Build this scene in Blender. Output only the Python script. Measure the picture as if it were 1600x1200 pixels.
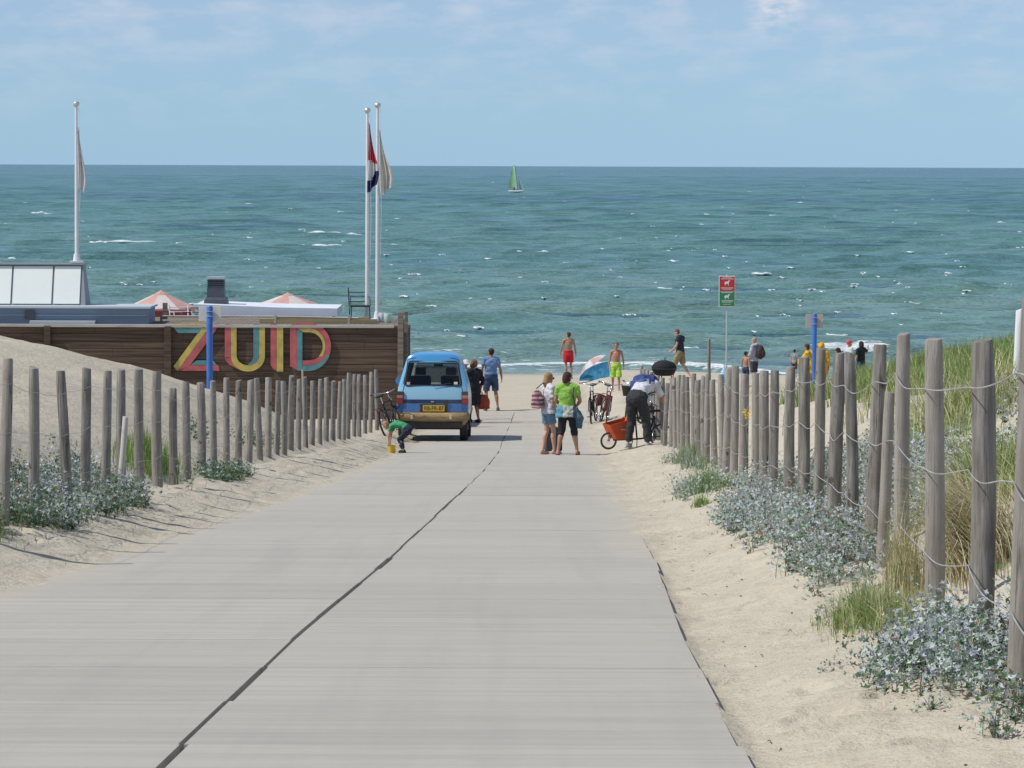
import bpy, bmesh, math, random
import numpy as np
from mathutils import Vector, Matrix, Euler
R = math.radians
for o in list(bpy.data.objects): bpy.data.objects.remove(o)
sc = bpy.context.scene
col = sc.collection
random.seed(7)

# ------------------------------------------------------------ camera, sky, sun, exposure
FPX = 5333.0            # focal length in pixels of the 1600 px wide photograph
CAMZ = 7.9              # eye height above the sea
EYE_Y = 258.0
PITCH = math.atan((600 - EYE_Y) / FPX)
ROLL = R(0.2)
cd = bpy.data.cameras.new('camera'); cam = bpy.data.objects.new('camera', cd); col.objects.link(cam)
cd.sensor_width = 36; cd.lens = FPX / 1600 * 36; cd.clip_start = 0.5; cd.clip_end = 60000
cam.location = (0, 0, CAMZ)
cam.matrix_world = Matrix.Translation((0, 0, CAMZ)) @ Matrix.Rotation(math.pi / 2 - PITCH, 4, 'X') @ Matrix.Rotation(ROLL, 4, 'Z')
sc.camera = cam
CAMROT = cam.matrix_world.to_3x3()
def at(px, py, Y):
    """point on the view ray of photo pixel (px, py) at forward distance Y"""
    v = CAMROT @ Vector(((px - 800) / FPX, -(py - 600) / FPX, -1))
    k = Y / v.y
    return Vector((v.x * k, Y, CAMZ + v.z * k))

SUN_EL = R(52); SUN_AZ = R(-106)      # azimuth measured clockwise from +Y (view direction): sun to the left, a little behind
w = bpy.data.worlds.new('World'); sc.world = w; w.use_nodes = True
nt = w.node_tree; nt.nodes.clear()
N = nt.nodes.new; L = nt.links.new
sky = N('ShaderNodeTexSky'); sky.sky_type = 'NISHITA'; sky.sun_disc = False
sky.sun_elevation = SUN_EL; sky.sun_rotation = SUN_AZ
sky.air_density = 1.0; sky.dust_density = 0.0; sky.ozone_density = 3.0; sky.altitude = 0
tc = N('ShaderNodeTexCoord')
mp = N('ShaderNodeMapping'); mp.inputs['Scale'].default_value = (1, 1, 2.6); mp.inputs['Location'].default_value = (.31, .0, .13)
ns = N('ShaderNodeTexNoise'); ns.inputs['Scale'].default_value = 52; ns.inputs['Detail'].default_value = 5; ns.inputs['Roughness'].default_value = .55
rp = N('ShaderNodeValToRGB'); rp.color_ramp.elements[0].position = .44; rp.color_ramp.elements[1].position = .74
rp.color_ramp.elements[0].color = (0, 0, 0, 1); rp.color_ramp.elements[1].color = (.62, .62, .62, 1)
sp = N('ShaderNodeSeparateXYZ'); mr = N('ShaderNodeMapRange')
mr.inputs['From Min'].default_value = 0.008; mr.inputs['From Max'].default_value = 0.05
ml = N('ShaderNodeMath'); ml.operation = 'MULTIPLY'
tint = N('ShaderNodeMix'); tint.data_type = 'RGBA'; tint.blend_type = 'MULTIPLY'; tint.inputs[0].default_value = 1
tr_ = N('ShaderNodeValToRGB'); e_ = tr_.color_ramp.elements
e_[0].position = 0; e_[0].color = (.415, .71, 1.34, 1); e_[1].position = 1; e_[1].color = (.98, .98, 1.0, 1)
for p_, c_ in ((.06, (.49, .73, 1.20)), (.14, (.64, .76, 1.10)), (.3, (.75, .84, 1.06))): q_ = e_.new(p_); q_.color = (*c_, 1)
mr2 = N('ShaderNodeMapRange'); mr2.inputs['From Max'].default_value = .35
mx = N('ShaderNodeMix'); mx.data_type = 'RGBA'; mx.inputs[7].default_value = (6.3, 6.7, 7.6, 1)
bg = N('ShaderNodeBackground'); bg.inputs['Strength'].default_value = 0.094
out = N('ShaderNodeOutputWorld')
L(tc.outputs['Generated'], mp.inputs[0]); L(mp.outputs[0], ns.inputs[0]); L(ns.outputs[0], rp.inputs[0])
L(tc.outputs['Generated'], sp.inputs[0]); L(sp.outputs[2], mr.inputs[0]); L(mr.outputs[0], ml.inputs[0]); L(rp.outputs[0], ml.inputs[1])
# one brighter puff of cloud high on the right
vd = N('ShaderNodeVectorMath'); vd.operation = 'DISTANCE'; vd.inputs[1].default_value = (.0765, .996, .0455)
pf = N('ShaderNodeMapRange'); pf.inputs['From Min'].default_value = .0105; pf.inputs['From Max'].default_value = .001; pf.inputs['To Max'].default_value = 1.3
n2 = N('ShaderNodeTexNoise'); n2.inputs['Scale'].default_value = 150; n2.inputs['Detail'].default_value = 4
p2 = N('ShaderNodeMapRange'); p2.inputs['From Min'].default_value = .35; p2.inputs['From Max'].default_value = .65
pm = N('ShaderNodeMath'); pm.operation = 'MULTIPLY'; pa = N('ShaderNodeMath'); pa.operation = 'ADD'; pa.use_clamp = True
L(tc.outputs['Generated'], vd.inputs[0]); L(vd.outputs['Value'], pf.inputs[0]); L(mp.outputs[0], n2.inputs[0]); L(n2.outputs[0], p2.inputs[0]); L(pf.outputs[0], pm.inputs[0]); L(p2.outputs[0], pm.inputs[1])
L(ml.outputs[0], pa.inputs[0]); L(pm.outputs[0], pa.inputs[1])
L(sp.outputs[2], mr2.inputs[0]); L(mr2.outputs[0], tr_.inputs[0]); L(tr_.outputs[0], tint.inputs[7]); L(sky.outputs[0], tint.inputs[6]); L(tint.outputs[2], mx.inputs[6]); L(pa.outputs[0], mx.inputs[0])
L(mx.outputs[2], bg.inputs[0]); L(bg.outputs[0], out.inputs[0])

sd = bpy.data.lights.new('sun', 'SUN'); sun = bpy.data.objects.new('sun', sd); col.objects.link(sun)
sd.energy = 3.6; sd.angle = R(.53); sd.color = (1.0, .955, .88)
SDIR = Vector((math.sin(SUN_AZ) * math.cos(SUN_EL), math.cos(SUN_AZ) * math.cos(SUN_EL), math.sin(SUN_EL)))
sun.rotation_euler = (-SDIR).to_track_quat('-Z', 'Y').to_euler(); sun.location = (-20, -5, 40)
sc.view_settings.view_transform = 'Standard'; sc.view_settings.look = 'None'
sc.view_settings.exposure = 0.14; sc.view_settings.gamma = 1
sc.render.engine = 'CYCLES'
sc.cycles.max_bounces = 6; sc.cycles.transparent_max_bounces = 12

# ------------------------------------------------------------ helpers
def tag(o, label=None, cat=None, group=None, kind=None):
    if label: o['label'] = label
    if cat: o['category'] = cat
    if group: o['group'] = group
    if kind: o['kind'] = kind
    return o
def empty(name, loc, rz=0, **k):
    o = bpy.data.objects.new(name, None); col.objects.link(o); o.location = loc; o.rotation_euler = (0, 0, rz)
    o.empty_display_size = .2
    return tag(o, **k)
def kids(o): return [c for c in bpy.data.objects if c.parent == o]
def copy_tree(o, parent=None, label=None):
    c = o.copy(); col.objects.link(c); c.parent = parent
    if label: c['label'] = label
    for ch in list(o.children): copy_tree(ch, c)
    return c

class MB:
    """collects faces, then links them as ONE mesh object"""
    def __init__(s): s.v = []; s.f = []; s.m = []; s.cur = 0
    def mat(s, i): s.cur = i; return s
    def add(s, vs, fs):
        b = len(s.v); s.v += [tuple(p) for p in vs]
        for f in fs: s.f.append([i + b for i in f]); s.m.append(s.cur)
        return s
    def box(s, c, d, rz=0, M=None):
        hx, hy, hz = d[0] / 2, d[1] / 2, d[2] / 2
        m = M if M is not None else Matrix.Rotation(rz, 3, 'Z')
        vs = [Vector(c) + m @ Vector((x, y, z)) for z in (-hz, hz) for y in (-hy, hy) for x in (-hx, hx)]
        return s.add(vs, [(0, 2, 3, 1), (4, 5, 7, 6), (0, 1, 5, 4), (2, 6, 7, 3), (0, 4, 6, 2), (1, 3, 7, 5)])
    def ring(s, c, ax, side, rx, ry, n):
        ax = Vector(ax).normalized(); u = Vector(side) - ax * ax.dot(Vector(side))
        if u.length < 1e-5: u = ax.orthogonal()
        u.normalize(); v = ax.cross(u)
        return [Vector(c) + u * (rx * math.cos(2 * math.pi * i / n)) + v * (ry * math.sin(2 * math.pi * i / n)) for i in range(n)]
    def loft(s, pts, rad, side=(1, 0, 0), n=10, closed=False):
        """tube through pts; rad = list of r or (rx, ry)"""
        pts = [Vector(p) for p in pts]; k = len(pts); rings = []
        for i, p in enumerate(pts):
            if closed: a = pts[(i + 1) % k] - pts[i - 1]
            else: a = pts[min(i + 1, k - 1)] - pts[max(i - 1, 0)]
            r = rad[i] if isinstance(rad, (list, tuple)) else rad
            rx, ry = r if isinstance(r, (list, tuple)) else (r, r)
            rings.append(s.ring(p, a, side, rx, ry, n))
        vs = [q for r in rings for q in r]; fs = []
        for i in range(k if closed else k - 1):
            a = i * n; b = ((i + 1) % k) * n
            for j in range(n): fs.append((a + j, a + (j + 1) % n, b + (j + 1) % n, b + j))
        if not closed: fs += [tuple(reversed(range(n))), tuple(range((k - 1) * n, k * n))]
        return s.add(vs, fs)
    def tube(s, pts, r, n=8, side=None, closed=False):
        pts = [Vector(p) for p in pts]
        if side is None:
            a = pts[-1] - pts[0] if not closed else pts[1] - pts[0]
            side = a.orthogonal() if a.length > 1e-6 else (1, 0, 0)
        return s.loft(pts, [r] * len(pts) if not isinstance(r, (list, tuple)) else r, side, n, closed)
    def ell(s, c, r, M=None, n=12, k=8):
        if not isinstance(r, (list, tuple)): r = (r, r, r)
        m = M if M is not None else Matrix.Identity(3)
        vs = [Vector(c) + m @ Vector((0, 0, r[2]))]
        for i in range(1, k):
            t = math.pi * i / k
            for j in range(n):
                a = 2 * math.pi * j / n
                vs.append(Vector(c) + m @ Vector((r[0] * math.sin(t) * math.cos(a), r[1] * math.sin(t) * math.sin(a), r[2] * math.cos(t))))
        vs.append(Vector(c) + m @ Vector((0, 0, -r[2]))); fs = []
        for j in range(n): fs.append((0, 1 + j, 1 + (j + 1) % n))
        for i in range(k - 2):
            for j in range(n):
                a = 1 + i * n; fs.append((a + j, a + n + j, a + n + (j + 1) % n, a + (j + 1) % n))
        e = len(vs) - 1; a = 1 + (k - 2) * n
        for j in range(n): fs.append((e, a + (j + 1) % n, a + j))
        return s.add(vs, fs)
    def torus(s, c, R_, r, axis=(0, 1, 0), n=36, m=8, a0=0, a1=None):
        ax = Vector(axis).normalized(); u = ax.orthogonal().normalized(); v = ax.cross(u)
        if a1 is None:
            pts = [Vector(c) + (u * math.cos(t) + v * math.sin(t)) * R_ for t in [2 * math.pi * i / n for i in range(n)]]
            return s.loft(pts, [r] * n, ax, m, True)
        pts = [Vector(c) + (u * math.cos(t) + v * math.sin(t)) * R_ for t in [a0 + (a1 - a0) * i / n for i in range(n + 1)]]
        return s.loft(pts, [r] * (n + 1), ax, m)
    def prism(s, poly, o, ux, uy, depth):
        """polygon in the plane o + a*ux + b*uy extruded along ux x uy by depth"""
        ux = Vector(ux); uy = Vector(uy); nn = ux.cross(uy).normalized() * depth; o = Vector(o)
        a = [o + ux * p[0] + uy * p[1] for p in poly]; b = [p + nn for p in a]; n = len(poly)
        return s.add(a + b, [tuple(reversed(range(n))), tuple(range(n, 2 * n))] + [(i, (i + 1) % n, (i + 1) % n + n, i + n) for i in range(n)])
    def strip(s, outer, inner, o, ux, uy, depth):
        """band between two polylines of equal length, extruded"""
        ux = Vector(ux); uy = Vector(uy); nn = ux.cross(uy).normalized() * depth; o = Vector(o)
        f = lambda p: o + ux * p[0] + uy * p[1]
        for i in range(len(outer) - 1):
            q = [f(outer[i]), f(outer[i + 1]), f(inner[i + 1]), f(inner[i])]
            s.add(q + [p + nn for p in q], [(3, 2, 1, 0), (4, 5, 6, 7), (0, 1, 5, 4), (1, 2, 6, 5), (2, 3, 7, 6), (3, 0, 4, 7)])
        return s
    def build(s, name, mats, parent=None, smooth=None, loc=None, bevel=0, sub=0, attr=None):
        me = bpy.data.meshes.new(name); me.from_pydata(s.v, [], s.f)
        if not isinstance(mats, (list, tuple)): mats = [mats]
        for m_ in mats: me.materials.append(m_)
        me.polygons.foreach_set('material_index', s.m)
        bm = bmesh.new(); bm.from_mesh(me); bmesh.ops.recalc_face_normals(bm, faces=bm.faces[:]); bm.to_mesh(me); bm.free()
        me.polygons.foreach_set('use_smooth', [bool(smooth)] * len(me.polygons))
        o = bpy.data.objects.new(name, me); col.objects.link(o)
        if smooth and smooth is not True:
            try: me.set_sharp_from_angle(angle=R(smooth))
            except Exception: pass
        if parent: o.parent = parent
        if loc is not None: o.location = loc
        if bevel:
            b = o.modifiers.new('b', 'BEVEL'); b.width = bevel; b.segments = 2; b.limit_method = 'ANGLE'; b.angle_limit = R(40)
        if sub:
            b = o.modifiers.new('s', 'SUBSURF'); b.levels = sub; b.render_levels = sub
        return o

def np_mesh(name, V, F, mats, parent=None, loc=None, smooth=True, attr=None, midx=None):
    """V (n,3) floats, F (m,4) or (m,3) ints -> mesh object"""
    me = bpy.data.meshes.new(name); k = F.shape[1]
    me.vertices.add(len(V)); me.vertices.foreach_set('co', np.ascontiguousarray(V, dtype=np.float32).ravel())
    me.loops.add(len(F) * k); me.loops.foreach_set('vertex_index', np.ascontiguousarray(F, dtype=np.int32).ravel())
    me.polygons.add(len(F)); me.polygons.foreach_set('loop_start', np.arange(0, len(F) * k, k, dtype=np.int32))
    me.polygons.foreach_set('loop_total', np.full(len(F), k, dtype=np.int32))
    if midx is not None: me.polygons.foreach_set('material_index', np.ascontiguousarray(midx, dtype=np.int32))
    me.update(calc_edges=True)
    me.polygons.foreach_set('use_smooth', np.full(len(F), bool(smooth), dtype=bool))
    if attr:
        for kx, arr in attr.items():
            a = me.attributes.new(kx, 'FLOAT', 'POINT'); a.data.foreach_set('value', np.ascontiguousarray(arr, dtype=np.float32))
    for m_ in (mats if isinstance(mats, (list, tuple)) else [mats]): me.materials.append(m_)
    o = bpy.data.objects.new(name, me); col.objects.link(o)
    if parent: o.parent = parent
    if loc is not None: o.location = loc
    return o

def pn(x, y, seed=0):
    """numpy gradient noise about -1..1"""
    x = np.asarray(x, float); y = np.asarray(y, float)
    xi = np.floor(x).astype(np.int64); yi = np.floor(y).astype(np.int64); xf = x - xi; yf = y - yi
    def g(ix, iy, fx, fy):
        h = (ix * 374761393 + iy * 668265263 + seed * 974634777) & 0xffffffff
        h = ((h ^ (h >> 13)) * 1274126177) & 0xffffffff; h = h ^ (h >> 16)
        a = (h & 0xffff) / 65536.0 * 2 * np.pi
        return np.cos(a) * fx + np.sin(a) * fy
    u = xf * xf * xf * (xf * (xf * 6 - 15) + 10); v = yf * yf * yf * (yf * (yf * 6 - 15) + 10)
    a = g(xi, yi, xf, yf); b = g(xi + 1, yi, xf - 1, yf); c = g(xi, yi + 1, xf, yf - 1); d = g(xi + 1, yi + 1, xf - 1, yf - 1)
    return (a + (b - a) * u + ((c + (d - c) * u) - (a + (b - a) * u)) * v) * 1.5
def ss(a, b, x): t = np.clip((np.asarray(x, float) - a) / (b - a), 0, 1); return t * t * (3 - 2 * t)

# ------------------------------------------------------------ materials
MT = {}
def mat(name, c=(.5, .5, .5), rough=.6, metal=0, c2=None, scale=8, stretch=(1, 1, 1), bump=0, bscale=None, detail=5, spec=.5, lo=.35, hi=.65, rnd=0, transl=0, alpha=1, coat=0, attr=None, emit=None, sheen=0):
    """principled material: colour mixes c -> c2 by stretched noise in object space; rnd = value jitter per object"""
    if name in MT: return MT[name]
    m = bpy.data.materials.new(name); m.use_nodes = True; t = m.node_tree; n = t.nodes; l = t.links
    b = n['Principled BSDF']; b.inputs['Roughness'].default_value = rough; b.inputs['Metallic'].default_value = metal
    b.inputs['Specular IOR Level'].default_value = spec
    if coat: b.inputs['Coat Weight'].default_value = coat; b.inputs['Coat Roughness'].default_value = .08
    tcn = n.new('ShaderNodeTexCoord'); mpn = n.new('ShaderNodeMapping'); mpn.inputs['Scale'].default_value = stretch
    l.new(tcn.outputs['Object'], mpn.inputs[0]); src = None
    if c2:
        nz = n.new('ShaderNodeTexNoise'); nz.inputs['Scale'].default_value = scale; nz.inputs['Detail'].default_value = detail
        nz.inputs['Roughness'].default_value = .6
        l.new(mpn.outputs[0], nz.inputs[0]); r_ = n.new('ShaderNodeMapRange'); r_.inputs['From Min'].default_value = lo; r_.inputs['From Max'].default_value = hi
        l.new(nz.outputs[0], r_.inputs[0]); mi = n.new('ShaderNodeMix'); mi.data_type = 'RGBA'
        mi.inputs[6].default_value = (*c, 1); mi.inputs[7].default_value = (*c2, 1); l.new(r_.outputs[0], mi.inputs[0]); src = mi.outputs[2]
    if rnd or attr:
        hs = n.new('ShaderNodeHueSaturation')
        if src: l.new(src, hs.inputs['Color'])
        else: hs.inputs['Color'].default_value = (*c, 1)
        r_ = n.new('ShaderNodeMapRange'); r_.inputs['To Min'].default_value = 1 - (rnd or .3); r_.inputs['To Max'].default_value = 1 + (rnd or .3)
        if attr: a = n.new('ShaderNodeAttribute'); a.attribute_name = attr; l.new(a.outputs['Fac'], r_.inputs[0])
        else: a = n.new('ShaderNodeObjectInfo'); l.new(a.outputs['Random'], r_.inputs[0])
        l.new(r_.outputs[0], hs.inputs['Value']); src = hs.outputs[0]
    if src: l.new(src, b.inputs['Base Color'])
    else: b.inputs['Base Color'].default_value = (*c, 1)
    if bump:
        nz = n.new('ShaderNodeTexNoise'); nz.inputs['Scale'].default_value = bscale or scale * 2; nz.inputs['Detail'].default_value = 6
        l.new(mpn.outputs[0], nz.inputs[0]); bp = n.new('ShaderNodeBump'); bp.inputs['Distance'].default_value = bump; bp.inputs['Strength'].default_value = .8
        l.new(nz.outputs[0], bp.inputs['Height']); l.new(bp.outputs[0], b.inputs['Normal'])
    if transl:
        tr = n.new('ShaderNodeBsdfTranslucent'); ms = n.new('ShaderNodeMixShader'); ms.inputs[0].default_value = transl
        if src: l.new(src, tr.inputs[0])
        else: tr.inputs[0].default_value = (*c, 1)
        l.new(b.outputs[0], ms.inputs[1]); l.new(tr.outputs[0], ms.inputs[2]); l.new(ms.outputs[0], n['Material Output'].inputs[0])
    MT[name] = m; return m

# ------------------------------------------------------------ lie of the land
_d = np.arange(-80, 260, .5)
_t = [(-80, 1.3 - 80 * .03), (0, 1.3), (72, 1.3 + .066 * 72), (80, 6.36), (88, 6.72), (98, 7.02), (108, 7.2), (118, 7.42), (125, 7.68), (129, 7.9), (140, 8.6), (160, 9.6), (260, 13)]
_drop = np.interp(_d, [a for a, b in _t], [b for a, b in _t])
_drop = np.convolve(np.pad(_drop, 6, mode='edge'), np.ones(13) / 13, mode='valid')
def P(y): return CAMZ - np.interp(y, _d, _drop)
def seam(y): return np.interp(y, [-60, 11.8, 17.9, 25.9, 54, 78, 98, 140], [-1.9, -1.206, -1.13, -.94, -.46, -.2, .1, .4])
def fenL(y): return np.interp(y, [-60, 20, 28, 38, 48, 58, 75, 95], [-4.6, -4.08, -3.99, -3.93, -3.79, -3.52, -2.98, -2.4])
def fenR(y): return np.interp(y, [-60, 5, 12.8, 15.2, 23.7, 30, 37.7, 53.7, 69, 90], [2.2, 1.75, 1.95, 2.1, 2.38, 2.55, 2.68, 2.94, 3.1, 3.3])
def ground(x, y):
    x = np.asarray(x, float); y = np.asarray(y, float)
    y2 = y + .5 * np.clip(x - 2, 0, 40) * ss(98, 124, y)
    base = P(y2); s = x - seam(y)
    eL = np.interp(y, [15, 22, 41, 60, 95], [2.25, 2.16, 1.86, 1.9, 2.0]) + .11 * pn(y / 1.1, x * .6, 3) + .05 * pn(y / .3, x * 1.5, 4)
    eR = np.interp(y, [10, 25, 29, 34, 46, 64, 95], [2.035, 2.035, 1.98, 1.9, 1.86, 1.9, 1.95]) + np.interp(y, [26, 32], [0, 1]) * (.09 * pn(y / 1.3, x * .6, 5) + .04 * pn(y / .35, x * 1.5, 6))
    eL = eL + 0 * y; eR = eR + 0 * y
    fL = fenL(y); fR = fenR(y)
    e = -s; wL = np.maximum(seam(y) - fL - eL, .3)
    inside = np.minimum(eL - e, eR - s)
    h = -.11 * ss(0, .3, inside)
    # the far end of the path disappears under beach sand
    endm = ss(95.5, 98, y + .8 * pn(x / .7, y / 2, 9))
    h = h * (1 - endm) + .02 * endm
    vL = .2 * ss(0, 1, (e - eL) / wL); h = h + np.where(e > eL, vL, 0)
    wR = np.maximum(fR - seam(y) - eR, .3)
    nearR = 1 - ss(25, 31, y)
    bR = np.interp(y, [8, 12.5, 15.2, 17.15, 19.3, 24, 40, 60], [.05, .13, .24, .11, .25, .28, .25, .22])
    vR = (-.045 * nearR) * np.clip((s - eR) / .02, 0, 1) * (1 - ss(.05, .5, s - eR)) + bR * ss(.1, 1, (s - eR) / wR)
    h = h + np.where(s > eR, vR, 0)
    uL = np.clip(fL - x, 0, None); uR = np.clip(x - fR, 0, None)
    fadeL = 1 - ss(63, 80, y); fadeR = 1 - ss(60, 76, y - .25 * np.clip(x, 0, 20))
    big = .35 * pn(x / 7 + 3, y / 9, 11) + .15 * pn(x / 2.5, y / 3, 12)
    h = h + (3.3 * (1 - np.exp(-.16 * uL)) + big * ss(.5, 3, uL)) * fadeL
    h = h + (1.93 * (1 - np.exp(-.32 * uR)) + big * ss(.5, 3, uR)) * fadeR * ss(10, 16, y)
    # plants trap little hummocks round the fence feet
    h = h + .04 * np.exp(-((x - fR) / .6) ** 2) * pn(y / 2.2, 0 * x, 14) * ss(13, 17, y) * (1 - ss(44, 50, y))
    off = ss(0, .25, -inside)                      # off the paving
    beach = ss(84, 98, y)
    h = h + off * (.020 * pn(x / .45, y / .5, 21) + .012 * pn(x / .16, y / .2, 22) + .03 * pn(x / 1.3, y / 1.6, 23)) * (1 - .5 * ss(120, 126, y2))
    h = h + beach * (.04 * pn(x / 1.1, y / 1.5, 25) + .05 * pn(x / 3, y / 5, 26)) * (1 - ss(116, 124, y2)) * off
    return base + h
def gz(x, y): return float(ground(np.array([x]), np.array([y]))[0])
def gpt(x, y): return Vector((x, y, gz(x, y)))
def gpx(px, y):
    """ground point at forward distance y under photo column px"""
    x = (px - 800) / FPX * y
    return gpt(x, y)
# ============================================================ SETTING
def node_mat(name, build):
    m = bpy.data.materials.new(name); m.use_nodes = True; t = m.node_tree
    build(m, t, t.nodes, t.links, t.nodes['Principled BSDF']); MT[name] = m; return m
def _noise(n, l, vec, scale, detail=4, rough=.55):
    z = n.new('ShaderNodeTexNoise'); z.inputs['Scale'].default_value = scale; z.inputs['Detail'].default_value = detail; z.inputs['Roughness'].default_value = rough
    l.new(vec, z.inputs[0]); return z.outputs[0]
def _map(n, l, vec, sc_):
    z = n.new('ShaderNodeMapping'); z.inputs['Scale'].default_value = sc_; l.new(vec, z.inputs[0]); return z.outputs[0]
def _mr(n, l, v, a, b, c=0, d=1):
    z = n.new('ShaderNodeMapRange'); z.inputs['From Min'].default_value = a; z.inputs['From Max'].default_value = b
    z.inputs['To Min'].default_value = c; z.inputs['To Max'].default_value = d; l.new(v, z.inputs[0]); return z.outputs[0]
def _mix(n, l, f, a, b, mode='MIX'):
    z = n.new('ShaderNodeMix'); z.data_type = 'RGBA'; z.blend_type = mode
    if isinstance(f, (int, float)): z.inputs[0].default_value = f
    else: l.new(f, z.inputs[0])
    for i, q in ((6, a), (7, b)):
        if isinstance(q, tuple): z.inputs[i].default_value = (*q, 1)
        else: l.new(q, z.inputs[i])
    return z.outputs[2]
def _math(n, l, op, a, b=0):
    z = n.new('ShaderNodeMath'); z.operation = op
    for i, q in ((0, a), (1, b)):
        if isinstance(q, (int, float)): z.inputs[i].default_value = q
        else: l.new(q, z.inputs[i])
    return z.outputs[0]

def sand_mat(m, t, n, l, b):
    tc_ = n.new('ShaderNodeTexCoord'); v = tc_.outputs['Object']; se = n.new('ShaderNodeSeparateXYZ'); l.new(v, se.inputs[0])
    c = _mix(n, l, _mr(n, l, _noise(n, l, v, 1.3, 6), .35, .65), (.53, .474, .368), (.455, .402, .305))
    c = _mix(n, l, _mr(n, l, _noise(n, l, v, 22, 5, .7), .3, .72, 0, .55), c, (.60, .545, .435))
    c = _mix(n, l, _mr(n, l, _noise(n, l, v, 70, 2, .5), .69, .73), c, (.21, .155, .105))        # shell and seed specks
    c = _mix(n, l, _mr(n, l, _noise(n, l, v, 7, 3, .5), .66, .74, 0, .5), c, (.36, .27, .19))
    wet = _mr(n, l, _math(n, l, 'ADD', se.outputs[2], _mr(n, l, _noise(n, l, v, .5, 3), 0, 1, -.12, .12)), .34, .08)
    c = _mix(n, l, _math(n, l, 'MULTIPLY', wet, .62), c, (.25, .205, .15))
    l.new(c, b.inputs['Base Color']); l.new(_mr(n, l, wet, 0, 1, .95, .35), b.inputs['Roughness']); b.inputs['Specular IOR Level'].default_value = .25
    h = _math(n, l, 'ADD', _math(n, l, 'MULTIPLY', _noise(n, l, v, 9, 6, .6), 1.0), _math(n, l, 'MULTIPLY', _noise(n, l, v, 60, 4, .6), .25))
    bp = n.new('ShaderNodeBump'); bp.inputs['Distance'].default_value = .045; bp.inputs['Strength'].default_value = .9
    l.new(h, bp.inputs['Height']); l.new(bp.outputs[0], b.inputs['Normal'])
M_SAND = node_mat('sand', sand_mat)
xs = np.concatenate([-np.geomspace(300, 15, 26), np.arange(-14.4, -5, .14), np.arange(-5, 4.5, .05), np.arange(4.5, 15, .13), np.geomspace(15.2, 300, 26)])
ys = np.concatenate([np.linspace(-70, 5.5, 24), np.arange(6, 34, .07), np.arange(34, 60, .14), np.arange(60, 100, .22), np.arange(100, 134, .4), np.linspace(134.5, 235, 40)])
X, Y = np.meshgrid(xs, ys); Z = ground(X, Y)
# footprints trodden into the verges
_r = np.random.RandomState(8)
for i in range(520):
    fy = 9 + 60 * _r.uniform() ** 1.7; rt = _r.uniform() < .62
    fx = (seam(fy) + 2.12 + _r.uniform() ** .8 * 1.15) if rt else (seam(fy) - 2.25 - _r.uniform() * .9)
    a = _r.normal(0, .5); ca, sa = math.cos(a), math.sin(a); j0, j1 = np.searchsorted(ys, (fy - .35, fy + .35)); i0, i1 = np.searchsorted(xs, (fx - .3, fx + .3))
    dx = X[j0:j1, i0:i1] - fx; dy = Y[j0:j1, i0:i1] - fy; u_ = (dx * ca + dy * sa) / .065; w_ = (-dx * sa + dy * ca) / .15; q2 = u_ * u_ + w_ * w_
    Z[j0:j1, i0:i1] += _r.uniform(.5, 1.1) * (-.030 * np.exp(-q2 ** 1.5) + .012 * np.exp(-(np.sqrt(q2) - 1.5) ** 2 * 4))
nx, ny = len(xs), len(ys)
I = np.arange(nx * ny).reshape(ny, nx)
F = np.stack([I[:-1, :-1], I[:-1, 1:], I[1:, 1:], I[1:, :-1]], -1).reshape(-1, 4)
o = np_mesh('ground', np.stack([X, Y, Z], -1).reshape(-1, 3), F, M_SAND); tag(o, kind='structure')

# ---- concrete slab path
def path_mat(m, t, n, l, b):
    tc_ = n.new('ShaderNodeTexCoord'); v = tc_.outputs['Object']
    a = n.new('ShaderNodeAttribute'); a.attribute_name = 'tone'
    c = _mix(n, l, a.outputs['Fac'], (.418, .396, .346), (.470, .446, .390))
    c = _mix(n, l, _mr(n, l, _noise(n, l, _map(n, l, v, (.5, 6, 1)), 3, 5, .65), .3, .7, 0, .45), c, (.47, .45, .405))
    c = _mix(n, l, _mr(n, l, _noise(n, l, _map(n, l, v, (.8, 2.2, 1)), 1.1, 4, .6), .5, .75, 0, .5), c, (.37, .352, .315))
    c = _mix(n, l, _mr(n, l, _noise(n, l, _map(n, l, v, (.22, 9, 1)), 1, 4, .7), .45, .72, 0, .55), c, (.325, .306, .268))     # broom and form-board ribs
    c = _mix(n, l, _mr(n, l, _noise(n, l, _map(n, l, v, (3.2, .09, 1)), 1, 3, .6), .5, .72, 0, .3), c, (.33, .313, .28))      # wheel tracks
    c = _mix(n, l, _mr(n, l, _noise(n, l, v, 1.6, 6, .75), .60, .74, 0, .32), c, (.29, .275, .248))                          # stains
    c = _mix(n, l, _mr(n, l, _noise(n, l, v, 40, 4, .7), .62, .7, 0, .4), c, (.26, .25, .23))
    a2 = n.new('ShaderNodeAttribute'); a2.attribute_name = 'dust'
    dust = _math(n, l, 'MULTIPLY', a2.outputs['Fac'], _mr(n, l, _noise(n, l, _map(n, l, v, (1, 1.6, 1)), 4, 5, .7), .35, .6))
    c = _mix(n, l, dust, c, (.53, .465, .36))
    l.new(c, b.inputs['Base Color']); b.inputs['Roughness'].default_value = .85; b.inputs['Specular IOR Level'].default_value = .3
    bp = n.new('ShaderNodeBump'); bp.inputs['Distance'].default_value = .01; bp.inputs['Strength'].default_value = .6
    l.new(_noise(n, l, _map(n, l, v, (1, 5, 1)), 18, 6, .7), bp.inputs['Height']); l.new(bp.outputs[0], b.inputs['Normal'])
M_PATH = node_mat('concrete', path_mat)
V = []; F = []; T = []; D = []
rng = random.Random(3); y = -12.0; row = 0
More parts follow.
